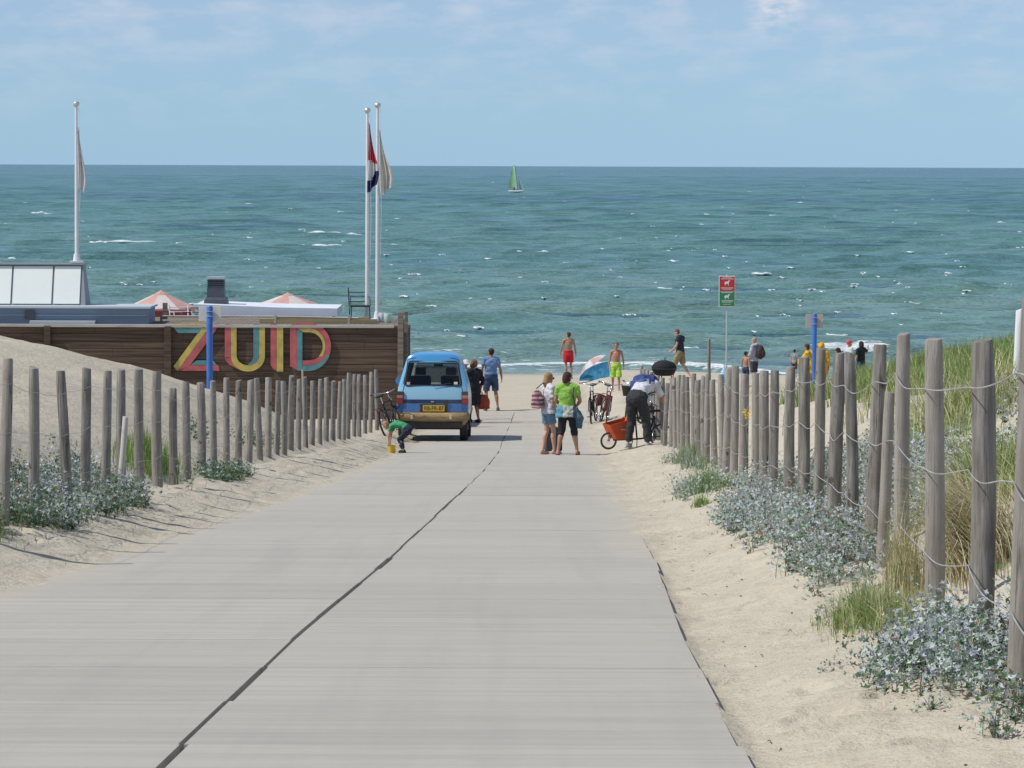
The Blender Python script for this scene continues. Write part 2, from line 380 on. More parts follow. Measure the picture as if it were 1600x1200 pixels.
while y < 99.5:
    ln = 1.74
    for side in (-1, 1):
        jx = rng.uniform(-.010, .010); dz = rng.uniform(-.0012, .0012); tn = rng.random(); gap = .006 + (.008 if y < 45 else 0)
        wd = 2.27 if side < 0 else 2.035
        g = .0009
        y0, y1 = y + g, y + ln - g; nxs, nys = 7, 3
        b0 = len(V)
        for jj in range(nys):
            yy = y0 + (y1 - y0) * jj / (nys - 1)
            for ii in range(nxs):
                q = ii / (nxs - 1); s_ = side * (gap + (wd - gap) * q) + jx
                V.append((float(seam(yy)) + s_, yy, float(P(yy)) + dz)); T.append(tn)
                far = np.clip((yy - 28) / 30, 0, 1)
                D.append(float(np.clip(max((q - .72) * 2.4, 0) * (1 if side < 0 or yy > 27 else .35) + .12 * far + .5 * np.clip((yy - 70) / 20, 0, 1), 0, 1)))
        for jj in range(nys - 1):
            for ii in range(nxs - 1):
                p = b0 + jj * nxs + ii; F.append((p, p + 1, p + nxs + 1, p + nxs))
        # skirt
        rim = [b0 + i for i in range(nxs)] + [b0 + nxs * j + nxs - 1 for j in range(1, nys)] + [b0 + (nys - 1) * nxs + i for i in range(nxs - 2, -1, -1)] + [b0 + nxs * j for j in range(nys - 2, 0, -1)]
        k0 = len(V)
        for r_ in rim: V.append((V[r_][0], V[r_][1], V[r_][2] - .14)); T.append(tn); D.append(0)
        for i in range(len(rim)): F.append((rim[i], rim[(i + 1) % len(rim)], k0 + (i + 1) % len(rim), k0 + i))
    y += ln; row += 1
o = np_mesh('path', np.array(V), np.array(F), M_PATH, smooth=False, attr={'tone': T, 'dust': D}); tag(o, kind='structure')

# ---- sea
def sea_mat(m, t, n, l, b):
    tc_ = n.new('ShaderNodeTexCoord'); v = tc_.outputs['Object']; se = n.new('ShaderNodeSeparateXYZ'); l.new(v, se.inputs[0])
    yy = se.outputs[1]
    lg = _math(n, l, 'LOGARITHM', yy, 10)
    r_ = n.new('ShaderNodeValToRGB'); e = r_.color_ramp.elements
    e[0].position = 0; e[0].color = (.285, .325, .250, 1); e[1].position = 1; e[1].color = (.026, .125, .170, 1)
    for p_, c_ in ((.08, (.178, .285, .232)), (.28, (.108, .238, .214)), (.52, (.076, .210, .206)), (.78, (.054, .184, .202))):
        q = e.new(p_); q.color = (*c_, 1)
    l.new(_mr(n, l, lg, 2.08, 3.7), r_.inputs[0]); c = r_.outputs[0]
    # patches of greener / bluer water, then painted-in cloud shadow streaks
    c = _mix(n, l, _mr(n, l, _noise(n, l, _map(n, l, v, (.012, .022, 1)), 1, 4), .4, .62, 0, .75), c, (.092, .222, .182))
    c = _mix(n, l, _mr(n, l, _noise(n, l, _map(n, l, v, (.0016, .006, 1)), 1, 3), .50, .66, 0, .45), c, (.032, .145, .205))
    c = _mix(n, l, _mr(n, l, _noise(n, l, _map(n, l, v, (.0002, .0012, 1)), 1.7, 2), .54, .60, 0, .6), c, (.022, .082, .160))  # broad deep blue streaks: cloud shadow put into the water colour
    c = _mix(n, l, _mr(n, l, _noise(n, l, _map(n, l, v, (.10, .25, 1)), 1, 5, .7), .35, .75, 0, .35), c, (.145, .280, .272))
    c = _mix(n, l, _mr(n, l, _noise(n, l, _map(n, l, v, (.02, .055, 1)), 1, 5, .8), .4, .72, 0, .2), c, (.026, .130, .150))
    # foam: broken lace near the shore, attribute painted by the wave builder
    a = n.new('ShaderNodeAttribute'); a.attribute_name = 'foam'
    fm = _math(n, l, 'ADD', a.outputs['Fac'], _mr(n, l, _noise(n, l, _map(n, l, v, (.5, .9, 1)), 2.2, 6, .72), .3, .7, -.5, .5))
    fm = _mr(n, l, fm, .5, .72)
    c = _mix(n, l, fm, c, (.72, .76, .76))
    l.new(c, b.inputs['Base Color']); l.new(_mr(n, l, fm, 0, 1, .22, .8), b.inputs['Roughness']); b.inputs['Specular IOR Level'].default_value = .14
    h = _math(n, l, 'ADD', _noise(n, l, _map(n, l, v, (.35, .8, 1)), 1, 5, .6), _math(n, l, 'MULTIPLY', _noise(n, l, _map(n, l, v, (.05, .12, 1)), 1, 6, .7), 5))
    bp = n.new('ShaderNodeBump'); bp.inputs['Distance'].default_value = .5; bp.inputs['Strength'].default_value = 1
    l.new(h, bp.inputs['Height']); l.new(bp.outputs[0], b.inputs['Normal'])
M_SEA = node_mat('sea_water', sea_mat)
def sea_z(x, y):
    r_ = random.Random(12); z = np.zeros_like(x)
    for i in range(34):
        lam = math.exp(r_.uniform(math.log(2.6), math.log(22))); th = r_.gauss(.1, .42); k = 2 * math.pi / lam
        amp = .0075 * lam ** .95 * r_.uniform(.6, 1.3)
        ph = k * (math.sin(th) * x + math.cos(th) * y) + r_.uniform(0, 6.28)
        keep = 1 - ss(lam * 110, lam * 190, y)
        z += keep * amp * (1 - 2 * np.abs(np.sin(ph / 2)) ** 1.3)
    return z
rows = [116.0]
while rows[-1] < 3000: rows.append(rows[-1] + max(.45, rows[-1] * .0033))
rows = np.concatenate([rows, np.geomspace(3030, 26000, 80)])
tt = np.concatenate([-np.geomspace(4, .24, 30), np.arange(-.22, .2201, .00062), np.geomspace(.24, 4, 30)])
TT, YY = np.meshgrid(tt, rows); XX = TT * YY
shore = 129 - .5 * np.clip(XX - 2, 0, 22)             # waterline
fade = ss(0, 30, YY - shore) * (1 - ss(2300, 2950, YY)) * (1 - ss(.20, .23, np.abs(TT)))
ZZ = sea_z(XX, YY) * fade
# shoaling rollers close in, crests parallel to the beach
foam = np.zeros_like(ZZ)
ds = YY - shore
wob = 2.2 * pn(XX / 9, YY / 60, 31) + .7 * pn(XX / 2.5, YY / 30, 32)
for c0, hgt, wid, msk, seed in ((5.5, .28, 1.3, .35, 41), (15, .34, 2.0, .95, 42), (27, .42, 2.6, .9, 43), (40, .38, 3, 1.2, 44), (58, .4, 4, 1.3, 45), (80, .35, 5, 1.5, 46)):
    q = ds + wob * 1.2 - c0; al = .5 + .9 * pn(XX / 7 + seed, YY / 90, seed)
    pr = np.where(q < 0, np.exp(-(q / wid) ** 2), np.exp(-(q / (wid * 2.2)) ** 2))
    ZZ += hgt * pr * np.clip(al, 0, 1)
    foam = np.maximum(foam, np.exp(-((q + wid * .3) / (wid * .45)) ** 2) * ss(msk, msk + .35, al + .25))
side_ = .45 + .55 * ss(3, 7.5, XX)
foam = np.maximum(foam, (1 - ss(0, 6.0, ds + wob * .5)) * .85 * side_)
foam = np.maximum(foam, .36 * (1 - ss(6, 26, ds)))
foam[YY > 230] = 0
nx, ny = len(tt), len(rows); I = np.arange(nx * ny).reshape(ny, nx)
F = np.stack([I[:-1, :-1], I[:-1, 1:], I[1:, 1:], I[1:, :-1]], -1).reshape(-1, 4)
o = np_mesh('sea', np.stack([XX, YY, ZZ], -1).reshape(-1, 3), F, M_SEA, attr={'foam': foam.ravel()}); tag(o, kind='structure')

# ---- whitecaps: low broken ridges of foam on the crests
M_FOAM = mat('sea_foam', (.74, .79, .80), .8, c2=(.52, .62, .64), scale=1.5, lo=.4, hi=.6)
mb = MB(); rng = random.Random(21)
caps = [(1018, 371, 36), (200, 375, 88), (152, 376, 30), (297, 373, 20), (15, 404, 34), (40, 403, 20), (848, 391, 27), (1250, 316, 18), (1190, 424, 34), (1206, 422, 22), (1245, 397, 27), (1238, 381, 24), (1343, 383, 20), (60, 331, 26), (75, 333, 14),
        (75, 352, 10), (88, 298, 10), (127, 344, 11), (136, 320, 9), (725, 333, 16), (785, 360, 14), (762, 401, 14), (1205, 449, 12), (1562, 346, 22), (1592, 360, 10), (811, 390, 12), (505, 366, 60), (548, 366, 34), (510, 381, 52), (614, 380, 14), (1035, 447, 34), (1016, 451, 20), (387, 369, 16), (470, 357, 13),
        (875, 468, 16), (1182, 324, 14), (1206, 335, 12), (1421, 391, 16), (1480, 424, 16), (1290, 520, 66), (1308, 519, 40), (1178, 513, 14), (1335, 440, 14), (1510, 450, 12), (1102, 333, 12), (268, 318, 12), (388, 317, 12), (310, 342, 12), (531, 329, 11), (620, 340, 12), (545, 288, 9), (1380, 278, 8), (1575, 305, 8),
        (1425, 355, 11), (1442, 372, 10), (1333, 443, 11), (1052, 405, 20), (1130, 490, 18), (985, 487, 16), (1430, 470, 18), (700, 470, 18), (720, 520, 22), (1080, 540, 26), (1450, 500, 20), (650, 425, 15), (690, 395, 12), (210, 290, 8), (30, 302, 9), (1075, 321, 9), (1500, 299, 8)]
for i in range(300):
    yy = 268 + 250 * rng.random() ** .85
    caps.append((rng.uniform(-60, 1660), yy, rng.uniform(2.5, 6 + 8 * (yy - 260) / 260) * (1 if rng.random() < .85 else 1.6)))
for px, py, wpx in caps:
    d = FPX * CAMZ / (py - EYE_Y - (px - 800) * .0035 + .001)
    if d < 133 or d > 6000: continue
    c = Vector(((px - 800) / FPX * d, d, 0)); wm = wpx * d / FPX * .92; n_ = max(6, int(wm * 2)); hh = min(.30, .095 * wm + .015) * rng.uniform(.5, 1) * (1.35 if wpx > 15 else 1) * (.55 if d < 240 else 1)
    if wpx > 55: hh *= .9
    z0 = float((sea_z(np.array([[c.x]]), np.array([[c.y]])) * min(1, (d - 129) / 30))[0][0]); z0 = max(z0, -.15)
    tilt = rng.uniform(-.25, .35); ph = rng.random() * 50; top = []; bot = []; bk = []
    for k in range(n_ + 1):
        q = k / n_ * 2 - 1; env = max(0, 1 - abs(q) ** 1.6) * (.55 + .45 * math.sin(ph + q * 5)) * (.6 + .4 * rng.random()) + .04
        x_ = c.x + q * wm / 2; yo = c.y + tilt * q * wm / 2 + .25 * math.sin(q * 4 + ph)
        dd = min(1.3, .45 * wm + .12); bot.append((x_, yo - dd * env, z0 - .05)); top.append((x_ + rng.uniform(-.05, .05), yo, z0 + .03 + hh * env)); bk.append((x_, yo + dd * env + .1, z0 - .06))
    m_ = n_ + 1; fs = []
    for k in range(n_): fs += [(k, k + 1, m_ + k + 1, m_ + k), (m_ + k, m_ + k + 1, 2 * m_ + k + 1, 2 * m_ + k), (2 * m_ + k, 2 * m_ + k + 1, k + 1, k)]
    mb.add(bot + top + bk, fs)
tag(mb.build('whitecaps', M_FOAM, smooth=True), 'small white wave crests scattered over the green blue sea', 'waves', kind='stuff')
# ============================================================ FENCES
M_POST = node_mat('weathered_wood', lambda m, t, n, l, b: None)
def post_mat(m, t, n, l, b):
    tc_ = n.new('ShaderNodeTexCoord'); v = tc_.outputs['Object']; oi = n.new('ShaderNodeObjectInfo')
    off = n.new('ShaderNodeVectorMath'); off.operation = 'ADD'; l.new(v, off.inputs[0])
    cmb = n.new('ShaderNodeCombineXYZ'); l.new(_math(n, l, 'MULTIPLY', oi.outputs['Random'], 37), cmb.inputs[2]); l.new(cmb.outputs[0], off.inputs[1]); v = off.outputs[0]
    c = _mix(n, l, oi.outputs['Random'], (.30, .272, .235), (.105, .096, .086))
    c = _mix(n, l, _mr(n, l, _noise(n, l, _map(n, l, v, (1, 1, .10)), 26, 6, .65), .36, .66, 0, .85), c, (.37, .35, .315))
    c = _mix(n, l, _mr(n, l, _noise(n, l, _map(n, l, v, (1, 1, .05)), 45, 4, .7), .60, .68, 0, .8), c, (.07, .058, .048))   # drying cracks
    c = _mix(n, l, _mr(n, l, _noise(n, l, _map(n, l, v, (1, 1, .6)), 9, 2, .4), .70, .74, 0, .8), c, (.07, .055, .042))     # knots
    c = _mix(n, l, _mr(n, l, _noise(n, l, v, 3.0, 4, .6), .5, .7, 0, .5), c, (.175, .15, .12))
    l.new(c, b.inputs['Base Color']); b.inputs['Roughness'].default_value = .85; b.inputs['Specular IOR Level'].default_value = .2
    bp = n.new('ShaderNodeBump'); bp.inputs['Distance'].default_value = .012; bp.inputs['Strength'].default_value = .9
    l.new(_noise(n, l, _map(n, l, v, (1, 1, .08)), 30, 6, .7), bp.inputs['Height']); l.new(bp.outputs[0], b.inputs['Normal'])
post_mat(M_POST, M_POST.node_tree, M_POST.node_tree.nodes, M_POST.node_tree.links, M_POST.node_tree.nodes['Principled BSDF'])
M_WIRE = mat('galvanised_wire', (.55, .55, .54), .5, metal=.35, c2=(.35, .33, .31), scale=3)
def post_mesh(h, r, rng, n=14, k=9):
    m_ = MB(); ph = rng.random() * 6; bend = rng.uniform(-.02, .02); bend2 = rng.uniform(-.02, .02)
    prof = [1 + .05 * math.sin(3 * (2 * math.pi * j / n) + ph) + .035 * rng.uniform(-1, 1) for j in range(n)]
    rings = []
    for i in range(k + 1):
        z = -.35 + (h + .35) * i / k; q = max(0, z / h); rr = r * (1.07 - .12 * q)
        if i == k: rr *= .93
        cx = bend * math.sin(q * 2.6 + ph); cy = bend2 * math.sin(q * 2.2 + ph * 2)
        rings.append([(cx + rr * prof[j] * (1 + .02 * rng.uniform(-1, 1)) * math.cos(2 * math.pi * j / n), cy + rr * prof[j] * math.sin(2 * math.pi * j / n), z) for j in range(n)])
        if i == k - 1: pass
    # chamfered sawn top, a touch slanted
    tl = rng.uniform(-.012, .012)
    rings.append([(x * .9, y_ * .9, z + .008 + tl * math.cos(2 * math.pi * j / n)) for j, (x, y_, z) in enumerate(rings[-1])])
    vs = [p for q in rings for p in q]; fs = []
    for i in range(len(rings) - 1):
        for j in range(n): fs.append((i * n + j, i * n + (j + 1) % n, (i + 1) * n + (j + 1) % n, (i + 1) * n + j))
    fs.append(tuple(range((len(rings) - 1) * n, len(rings) * n)))
    return m_.add(vs, fs)
def make_fence(label, posts, group, seed, wire_h, wire_side, kinks):
    """posts: (x, y, height, radius, leanx, leany, label)"""
    rng = random.Random(seed); root = empty('wire_fence', gpt(posts[0][0], posts[0][1]), label=label, cat='fence', group=group)
    tops = []
    for x, y_, h, r, lx, ly, lb in posts:
        o = post_mesh(h, r, rng).build('post', M_POST, root, smooth=50)
        p = gpt(x, y_) - root.location; o.location = p; o.rotation_euler = (ly, lx, rng.uniform(0, 6.28))
        o.rotation_euler = (Matrix.Rotation(lx, 3, 'Y') @ Matrix.Rotation(ly, 3, 'X') @ Matrix.Rotation(rng.uniform(0, 6.28), 3, 'Z')).to_euler()
        if lb: o['label'] = lb
        tops.append((p, lx, ly, r, h))
    for wi, wh in enumerate(wire_h):
        m_ = MB(); pts = []
        use = [t_ for t_ in tops if t_[4] > 1.1]
        for i, (p, lx, ly, r, h) in enumerate(use):
            hh = wh * h / 1.3 + rng.uniform(-.022, .022); a = p + Vector((math.sin(lx) * hh + wire_side * (r + .004), 0 - math.sin(ly) * hh, hh))
            a.y -= r * .35
            if i:
                b = pts[-1]; sag = rng.uniform(.01, .055) if kinks else rng.uniform(.0, .03); off = rng.uniform(-.018, .018) if kinks else 0
                for k in range(1, 9):
                    q = k / 9; c = b.lerp(a, q); c.z -= sag * 4 * q * (1 - q) + (off * math.sin(q * 6.28) if kinks else 0); pts.append(c)
            pts.append(a)
        m_.tube(pts, .0032 if kinks else .002, 5, side=(0, 0, 1)).build('wire', M_WIRE, root, smooth=True)
    return root
rng = random.Random(5)
# right fence: nearest first
rp_ = [(1.80, 10.9, 1.5, .056), (1.892, 12.5, 1.52, .052), (2.105, 15.2, 1.31, .055), (2.13, 17.15, 1.42, .048), (2.22, 19.3, 1.38, .043), (2.165, 19.95, 1.02, .034), (2.27, 21.3, 1.33, .046), (2.33, 23.4, 1.27, .040)]
yy = 25.5
while yy < 87: rp_.append((float(fenR(yy)) + rng.uniform(-.02, .02), yy, 1.28 + rng.uniform(-.07, .08), rng.uniform(.042, .054))); yy += 2.0 * rng.uniform(.93, 1.07)
lbl = {0: None, 1: 'post at the right edge of the photo', 2: 'thick pale post cut level at the top', 3: 'dark grey post with a long split', 4: 'tall slim post with wire bunched at its side', 5: 'short thin stake leaning on the tall slim post'}
posts = [(x, y_, h, r, (rng.gauss(0, .008) if i != 5 else .055), rng.gauss(0, .02), lbl.get(i)) for i, (x, y_, h, r) in enumerate(rp_)]
make_fence('wire fence of round grey posts rising out of sea holly right of the path', posts, None, 31, (1.08, .73, .33), -1, True)
# left fence
lp_ = []; yy = 26.9
lp_.append((-4.02, 24.9, 1.32, .05))
for px, y_ in ((5, 26.7), (50, 28.2), (100, 30.1), (132, 31.3), (162, 32.7), (189, 34.0), (216, 35.7), (244, 37.5), (270, 39.2), (291, 40.9), (312, 42.7), (333, 44.5), (353, 46.2), (371, 47.9), (389, 49.6), (404, 51.2), (418, 52.6), (432, 54.1), (442, 55.3), (454, 56.8), (466, 58.4), (477, 59.8), (487, 61.2), (499, 63), (509, 64.6), (519, 66.2), (530, 68), (537, 69.2), (543, 70.3), (553, 72.1), (561, 73.6), (570, 75.3), (578, 76.9), (588, 78.5)):
    lp_.append(((px - 800) / FPX * y_, y_, (1.30 if y_ < 38 or y_ > 70 else 1.18) + rng.uniform(-.05, .06), rng.uniform(.043, .055)))
lb2 = {1: 'post at the left edge of the photo', 2: 'pale post sunk in the blue grey plants', 34: 'last post, whitened, beside the leaning bicycle'}
posts = [(x, y_, h + (.12 if i == 34 else 0), r, rng.gauss(0, .011), rng.gauss(0, .015), lb2.get(i)) for i, (x, y_, h, r) in enumerate(lp_)]
make_fence('wire fence of round brown posts left of the path, below the bare dune', posts, None, 33, (1.12, .75, .36), 1, False)

# lone posts and stakes
def lone(name, px, y_, h, r, label, cat, lx=0, m_=None, dx=0):
    p = gpx(px, y_); o = post_mesh(h, r, random.Random(int(px))).build(name, m_ or M_POST, None, smooth=50, loc=p); o.rotation_euler = (0, lx, 0)
    return tag(o, label, cat)
lone('post', 1108, 100, 1.75, .05, 'single bare wooden post standing on the beach left of the dog sign', 'post')
lone('stake', 477, 64, 1.2, .022, 'thin pinkish stake leaning behind the left fence under the letter D', 'stake', -.05, mat('raw_stick', (.42, .33, .27), .8))
lone('stake', 185, 33.4, .82, .03, 'bleached split stake leaning beside a post in the left plants', 'stake', .06, mat('bleached_stick', (.55, .52, .46), .8))
lone('white_pole', 1592, 30, CAMZ - 1.26 - gpx(1592, 30).z, .045, 'white painted pole showing above the rightmost fence post', 'pole', 0, mat('white_paint', (.78, .79, .80), .45))
# ============================================================ BEACH PAVILION
M_PLANK = mat('dark_planks', (.058, .038, .028), .8, c2=(.15, .105, .076), scale=2.2, stretch=(.25, 1, 9), bump=.006, bscale=6, rnd=.18, spec=.2)
M_PLANK2 = mat('grey_planks', (.15, .12, .095), .85, c2=(.26, .225, .185), scale=2.5, stretch=(.3, 1, 8), bump=.005, bscale=7, spec=.2)
M_EDGE = mat('sun_bleached_board', (.50, .48, .44), .8, c2=(.36, .34, .31), scale=4, stretch=(.4, 1, 4))
M_RED = mat('red_letter_paint', (.55, .125, .13), .6, c2=(.36, .09, .095), scale=5)
M_YEL = mat('yellow_letter_paint', (.60, .47, .11), .6, c2=(.40, .33, .10), scale=5)
M_TEAL = mat('teal_letter_paint', (.10, .30, .32), .6, c2=(.08, .20, .22), scale=5)
TY = 86.0                                   # front face of the terrace
tz0 = float(P(86)) - .3
_a = at(637, 508, 92); tzt = at(600, 511, TY).z
xr = at(622, 560, TY).x; xl = -17.5
terr = empty('timber_terrace', (xr, TY, tz0), label='dark timber clad raised terrace with big coloured letters on its front', cat='terrace')
def loc(p): return Vector(p) - terr.location
# horizontal planks, each row a little different
nrow = 15; hrow = (tzt - tz0) / nrow; rng = random.Random(4)
mb = MB()
for i in range(nrow):
    x0 = xl
    while x0 < xr - .01:
        x1 = min(xr, x0 + rng.uniform(2.2, 4.2))
        if xr - x1 < .6: x1 = xr
        mb.box(loc(((x0 + x1) / 2, TY + .03 + rng.uniform(0, .008), tz0 + hrow * (i + .5))), (x1 - x0 - .006, .06, hrow - .008)); x0 = x1
mb.build('front_planks', M_PLANK, terr)
mb = MB()
for i in range(nrow): mb.box(loc((xr + .03 - .002 * (i % 2), TY + (3.07 if i < nrow - 3 else 2.27), tz0 + hrow * (i + .5))), (.05, 6.0 if i < nrow - 3 else 4.4, hrow - .008))
mb.build('side_planks', M_PLANK, terr)
MB().box(loc(((xl + xr) / 2, TY + 2.35, (tz0 + tzt) / 2 - .04)), (xr - xl - .1, 4.4, tzt - tz0 - .08)).box(loc(((xl + xr) / 2, TY + 8.3, (tz0 + tzt) / 2 - .25)), (xr - xl - .1, 7.4, tzt - tz0 - .5)).build('core', mat('dark_terrace_core', (.05, .035, .028), .9), terr)  # plain dark brown core behind the planks and under the deck
mb = MB(); k = 0; x = xl
while x < xr: mb.box(loc((x + .07, TY + 2.3, tzt + .012)), (.135, 4.5, .035)); x += .142
mb.build('deck_boards', M_PLANK2, terr)
MB().box(loc(((xl + xr) / 2 - .05, TY - .035, tzt + .012)), (xr - xl - .1, .09, .07)).build('edge_board', M_EDGE, terr, bevel=.006)
for px, wd in ((75, .16), (263, .17), (626, .14), (634, .09)):
    q = at(px, 560, TY); top = .16 if px < 600 else .38
    MB().box(loc((q.x, TY - .075 if px < 630 else TY + .3, (tz0 + tzt + top) / 2 - (.16 if px < 600 else 0))), (wd, .10, tzt - tz0 + top)).build('corner_post' if px > 600 else 'upright', M_PLANK if px < 600 else M_PLANK2, terr, bevel=.008)
# painted letters, cut-out boards 2.5 cm proud of the planks; coordinates are photo pixels inside the lettering
S = TY / FPX
def LP(pts):  # crop coordinates (x 270..520, y 500..590 at 6.4x) to metres on the wall
    r_ = []
    for X_, Y_ in pts:
        q = at(270 + X_ / 6.4, 500 + Y_ / 6.4, TY - .045); r_.append((q.x - terr.location.x, q.z - terr.location.z))
    return r_
def letter(name, parts):
    mb = MB()
    for mi, kind, data in parts:
        mb.mat(mi); oo = (0, -.035 - .0015 * mi, 0)
        if kind == 'p': mb.prism(LP(data), oo, (1, 0, 0), (0, 0, 1), .028)
        else: mb.strip(LP(data[0]), LP(data[1]), oo, (1, 0, 0), (0, 0, 1), .028)
    o = mb.build('painted_letter', [M_RED, M_YEL, M_TEAL], terr); o['label'] = name; return o
def arc(cx, cy, rx, ry, a0, a1, n=16): return [(cx + rx * math.cos(R(a0 + (a1 - a0) * i / n)), cy + ry * math.sin(R(a0 + (a1 - a0) * i / n))) for i in range(n + 1)]
letter('letter Z in yellow, teal and red', [
    (1, 'p', [(10, 30), (345, 30), (318, 80), (14, 80)]), (2, 'p', [(14, 83), (290, 83), (262, 130), (55, 130)]),
    (1, 'p', [(345, 30), (355, 85), (45, 508), (8, 462), (285, 85)]), (0, 'p', [(460, 40), (425, 110), (175, 450), (78, 505), (48, 505), (358, 85), (390, 40)]),
    (0, 'p', [(180, 452), (455, 452), (468, 508), (50, 508)]), (2, 'p', [(235, 404), (405, 404), (440, 450), (180, 450)])])
letter('letter U in red, yellow and teal', [
    (0, 's', ([(520, 40), (520, 380)] + arc(700, 365, 180, 120, 175, 120, 8) + [(690, 508)], [(580, 40), (580, 380)] + arc(700, 365, 120, 110, 175, 120, 8) + [(690, 500)])),
    (1, 's', ([(582, 40), (582, 360)] + arc(752, 360, 170, 155, 180, 0, 20) + [(922, 360), (922, 40)], [(638, 70), (638, 360)] + arc(752, 360, 112, 92, 180, 0, 20) + [(864, 360), (864, 40)])),
    (2, 's', ([(862, 40), (862, 350)] + arc(752, 355, 110, 98, 0, 90, 8), [(806, 40), (806, 350)] + arc(752, 355, 54, 75, 0, 80, 8)))])
letter('letter I in red and yellow', [(0, 'p', [(978, 35), (1038, 35), (1038, 508), (1005, 490), (978, 450)]), (1, 'p', [(1040, 45), (1104, 45), (1104, 515), (1040, 515)])])
letter('letter D in red, yellow and teal', [
    (0, 'p', [(1172, 60), (1200, 30), (1240, 30), (1240, 500), (1172, 462)]), (2, 'p', [(1242, 90), (1296, 125), (1296, 505), (1242, 505)]),
    (0, 's', ([(1240, 25), (1360, 28)] + arc(1360, 262, 222, 235, -90, 20, 20), [(1240, 85), (1360, 80)] + arc(1360, 262, 168, 182, -90, 20, 20))),
    (1, 's', ([(1244, 86), (1360, 82)] + arc(1360, 262, 166, 180, -90, 35, 16), [(1300, 120), (1360, 122)] + arc(1360, 262, 140, 140, -90, 45, 16))),
    (0, 's', (arc(1360, 262, 222, 235, 20, 35, 6) + arc(1360, 272, 200, 180, 42, 90, 12) + [(1298, 452)], arc(1360, 262, 168, 182, 20, 35, 6) + arc(1360, 262, 148, 142, 42, 90, 12) + [(1298, 404)])),
    (2, 's', (arc(1350, 272, 232, 238, 22, 90, 16) + [(1298, 510)], arc(1360, 272, 202, 182, 22, 90, 16) + [(1298, 455)]))])
# top rail: low rope / board lines above the deck edge
mb = MB(); a = at(250, 494, TY + 1.2); b_ = at(545, 498, TY + 1.2)
a1 = at(310, 484, TY + 1.2)
mb.tube([loc(at(252, 494, TY + 1.2)), loc(at(420, 494.5, TY + 1.2)), loc(at(560, 497, TY + 1.2))], .022, 6)
mb.build('rail', M_EDGE, terr)
for px in (252, 340, 430, 545):
    q = at(px, 494, TY + 1.2); MB().box(loc((q.x, q.y, (q.z + tzt) / 2)), (.06, .06, q.z - tzt + .06)).build('rail_post', M_EDGE if px > 300 else M_PLANK2, terr)
mb = MB(); mb.box(loc(at(258, 486, TY + 1.25)), (.12, .08, .42)); mb.build('upright', M_PLANK2, terr)

# low blue-grey roof edge at left and the white panelled roof box on it
M_BLUE = mat('blue_grey_cladding', (.165, .235, .325), .55, c2=(.20, .27, .36), scale=2, stretch=(.3, 1, 3))
M_PANEL = mat('milky_panel', (.78, .82, .77), .4, c2=(.74, .78, .75), scale=1.2, lo=.3, hi=.7)
M_FRAME = mat('grey_frame', (.24, .26, .27), .5)
hall = empty('beach_pavilion', (at(232, 500, 86.5).x - 5, 86.5, tzt), label='flat roofed blue grey beach pavilion with a white panelled roof box', cat='building')
def locp(p): return Vector(p) - hall.location
q = at(232, 482, 86.5); x1 = q.x; x0 = -22; zt = q.z; zb = tzt + .03
MB().box(locp(((x0 + x1) / 2, 87.3, (zt + zb) / 2)), (x1 - x0, 1.6, zt - zb)).build('wall', M_BLUE, hall)
MB().box(locp(((x0 + x1) / 2, 87.3, zt + .025)), (x1 - x0 + .12, 1.72, .05)).build('roof', mat('pale_roof_edge', (.50, .54, .58), .6), hall)
MB().box(locp(((x0 + x1) / 2, 86.47, zb + .22)), (x1 - x0 - .1, .03, .02)).build('trim', M_FRAME, hall)
q = at(46, 492, 86.4); MB().box(locp((q.x, 86.46, q.z)), (.25, .05, .22)).build('vent_grille', mat('dark_grille', (.05, .055, .075), .6), hall)
q = at(98, 508, 86.3); MB().box(locp((q.x, 86.3, zb + .05)), (1.65, .25, .07)).build('ledge', mat('pale_roof_edge', (.5, .5, .5)), hall)
# roof box: milky panels in a grey frame, back wall slopes away
yb = 87.0; zt2 = at(100, 415, yb).z; zb2 = zt + .05; xb = at(125, 450, yb).x
mb = MB(); e = at(133, 478, yb).x
poly = [(xb, zb2), (xb, zt2)]
TL = .42; xw = x0 - 2
vs_ = [locp(p) for p in ((xw, yb + .06, zb2), (e, yb + .06, zb2), (e, yb + 1.1, zb2), (xw, yb + 1.1, zb2), (xw, yb + .06 + TL, zt2), (xb + .02, yb + .06 + TL, zt2), (xb + .02, yb + 1.0, zt2), (xw, yb + 1.0, zt2))]
mb.add(vs_, [(0, 3, 2, 1), (4, 5, 6, 7), (0, 1, 5, 4), (1, 2, 6, 5), (2, 3, 7, 6), (3, 0, 4, 7)])
mb.build('roof_box', M_FRAME, hall)
pxs = [-260, -160, -62, 17, 81, 125]
for i in range(len(pxs) - 1):
    a = at(pxs[i] + 1.6, 478, yb).x; b_ = at(pxs[i + 1] - 1.6, 478, yb).x
    MB().box(locp(((a + b_) / 2, yb + .045 + TL / 2, (zb2 + zt2) / 2)), (b_ - a, .03, math.hypot(zt2 - zb2, TL) - .08), M=Matrix.Rotation(-math.atan(TL / (zt2 - zb2)), 3, 'X')).build('panel', M_PANEL, hall)
MB().box(locp(((x0 - 2 + xb) / 2, yb + .76, zt2 + .02)), (xb - x0 + 2.1, .75, .035)).build('cap', M_FRAME, hall)

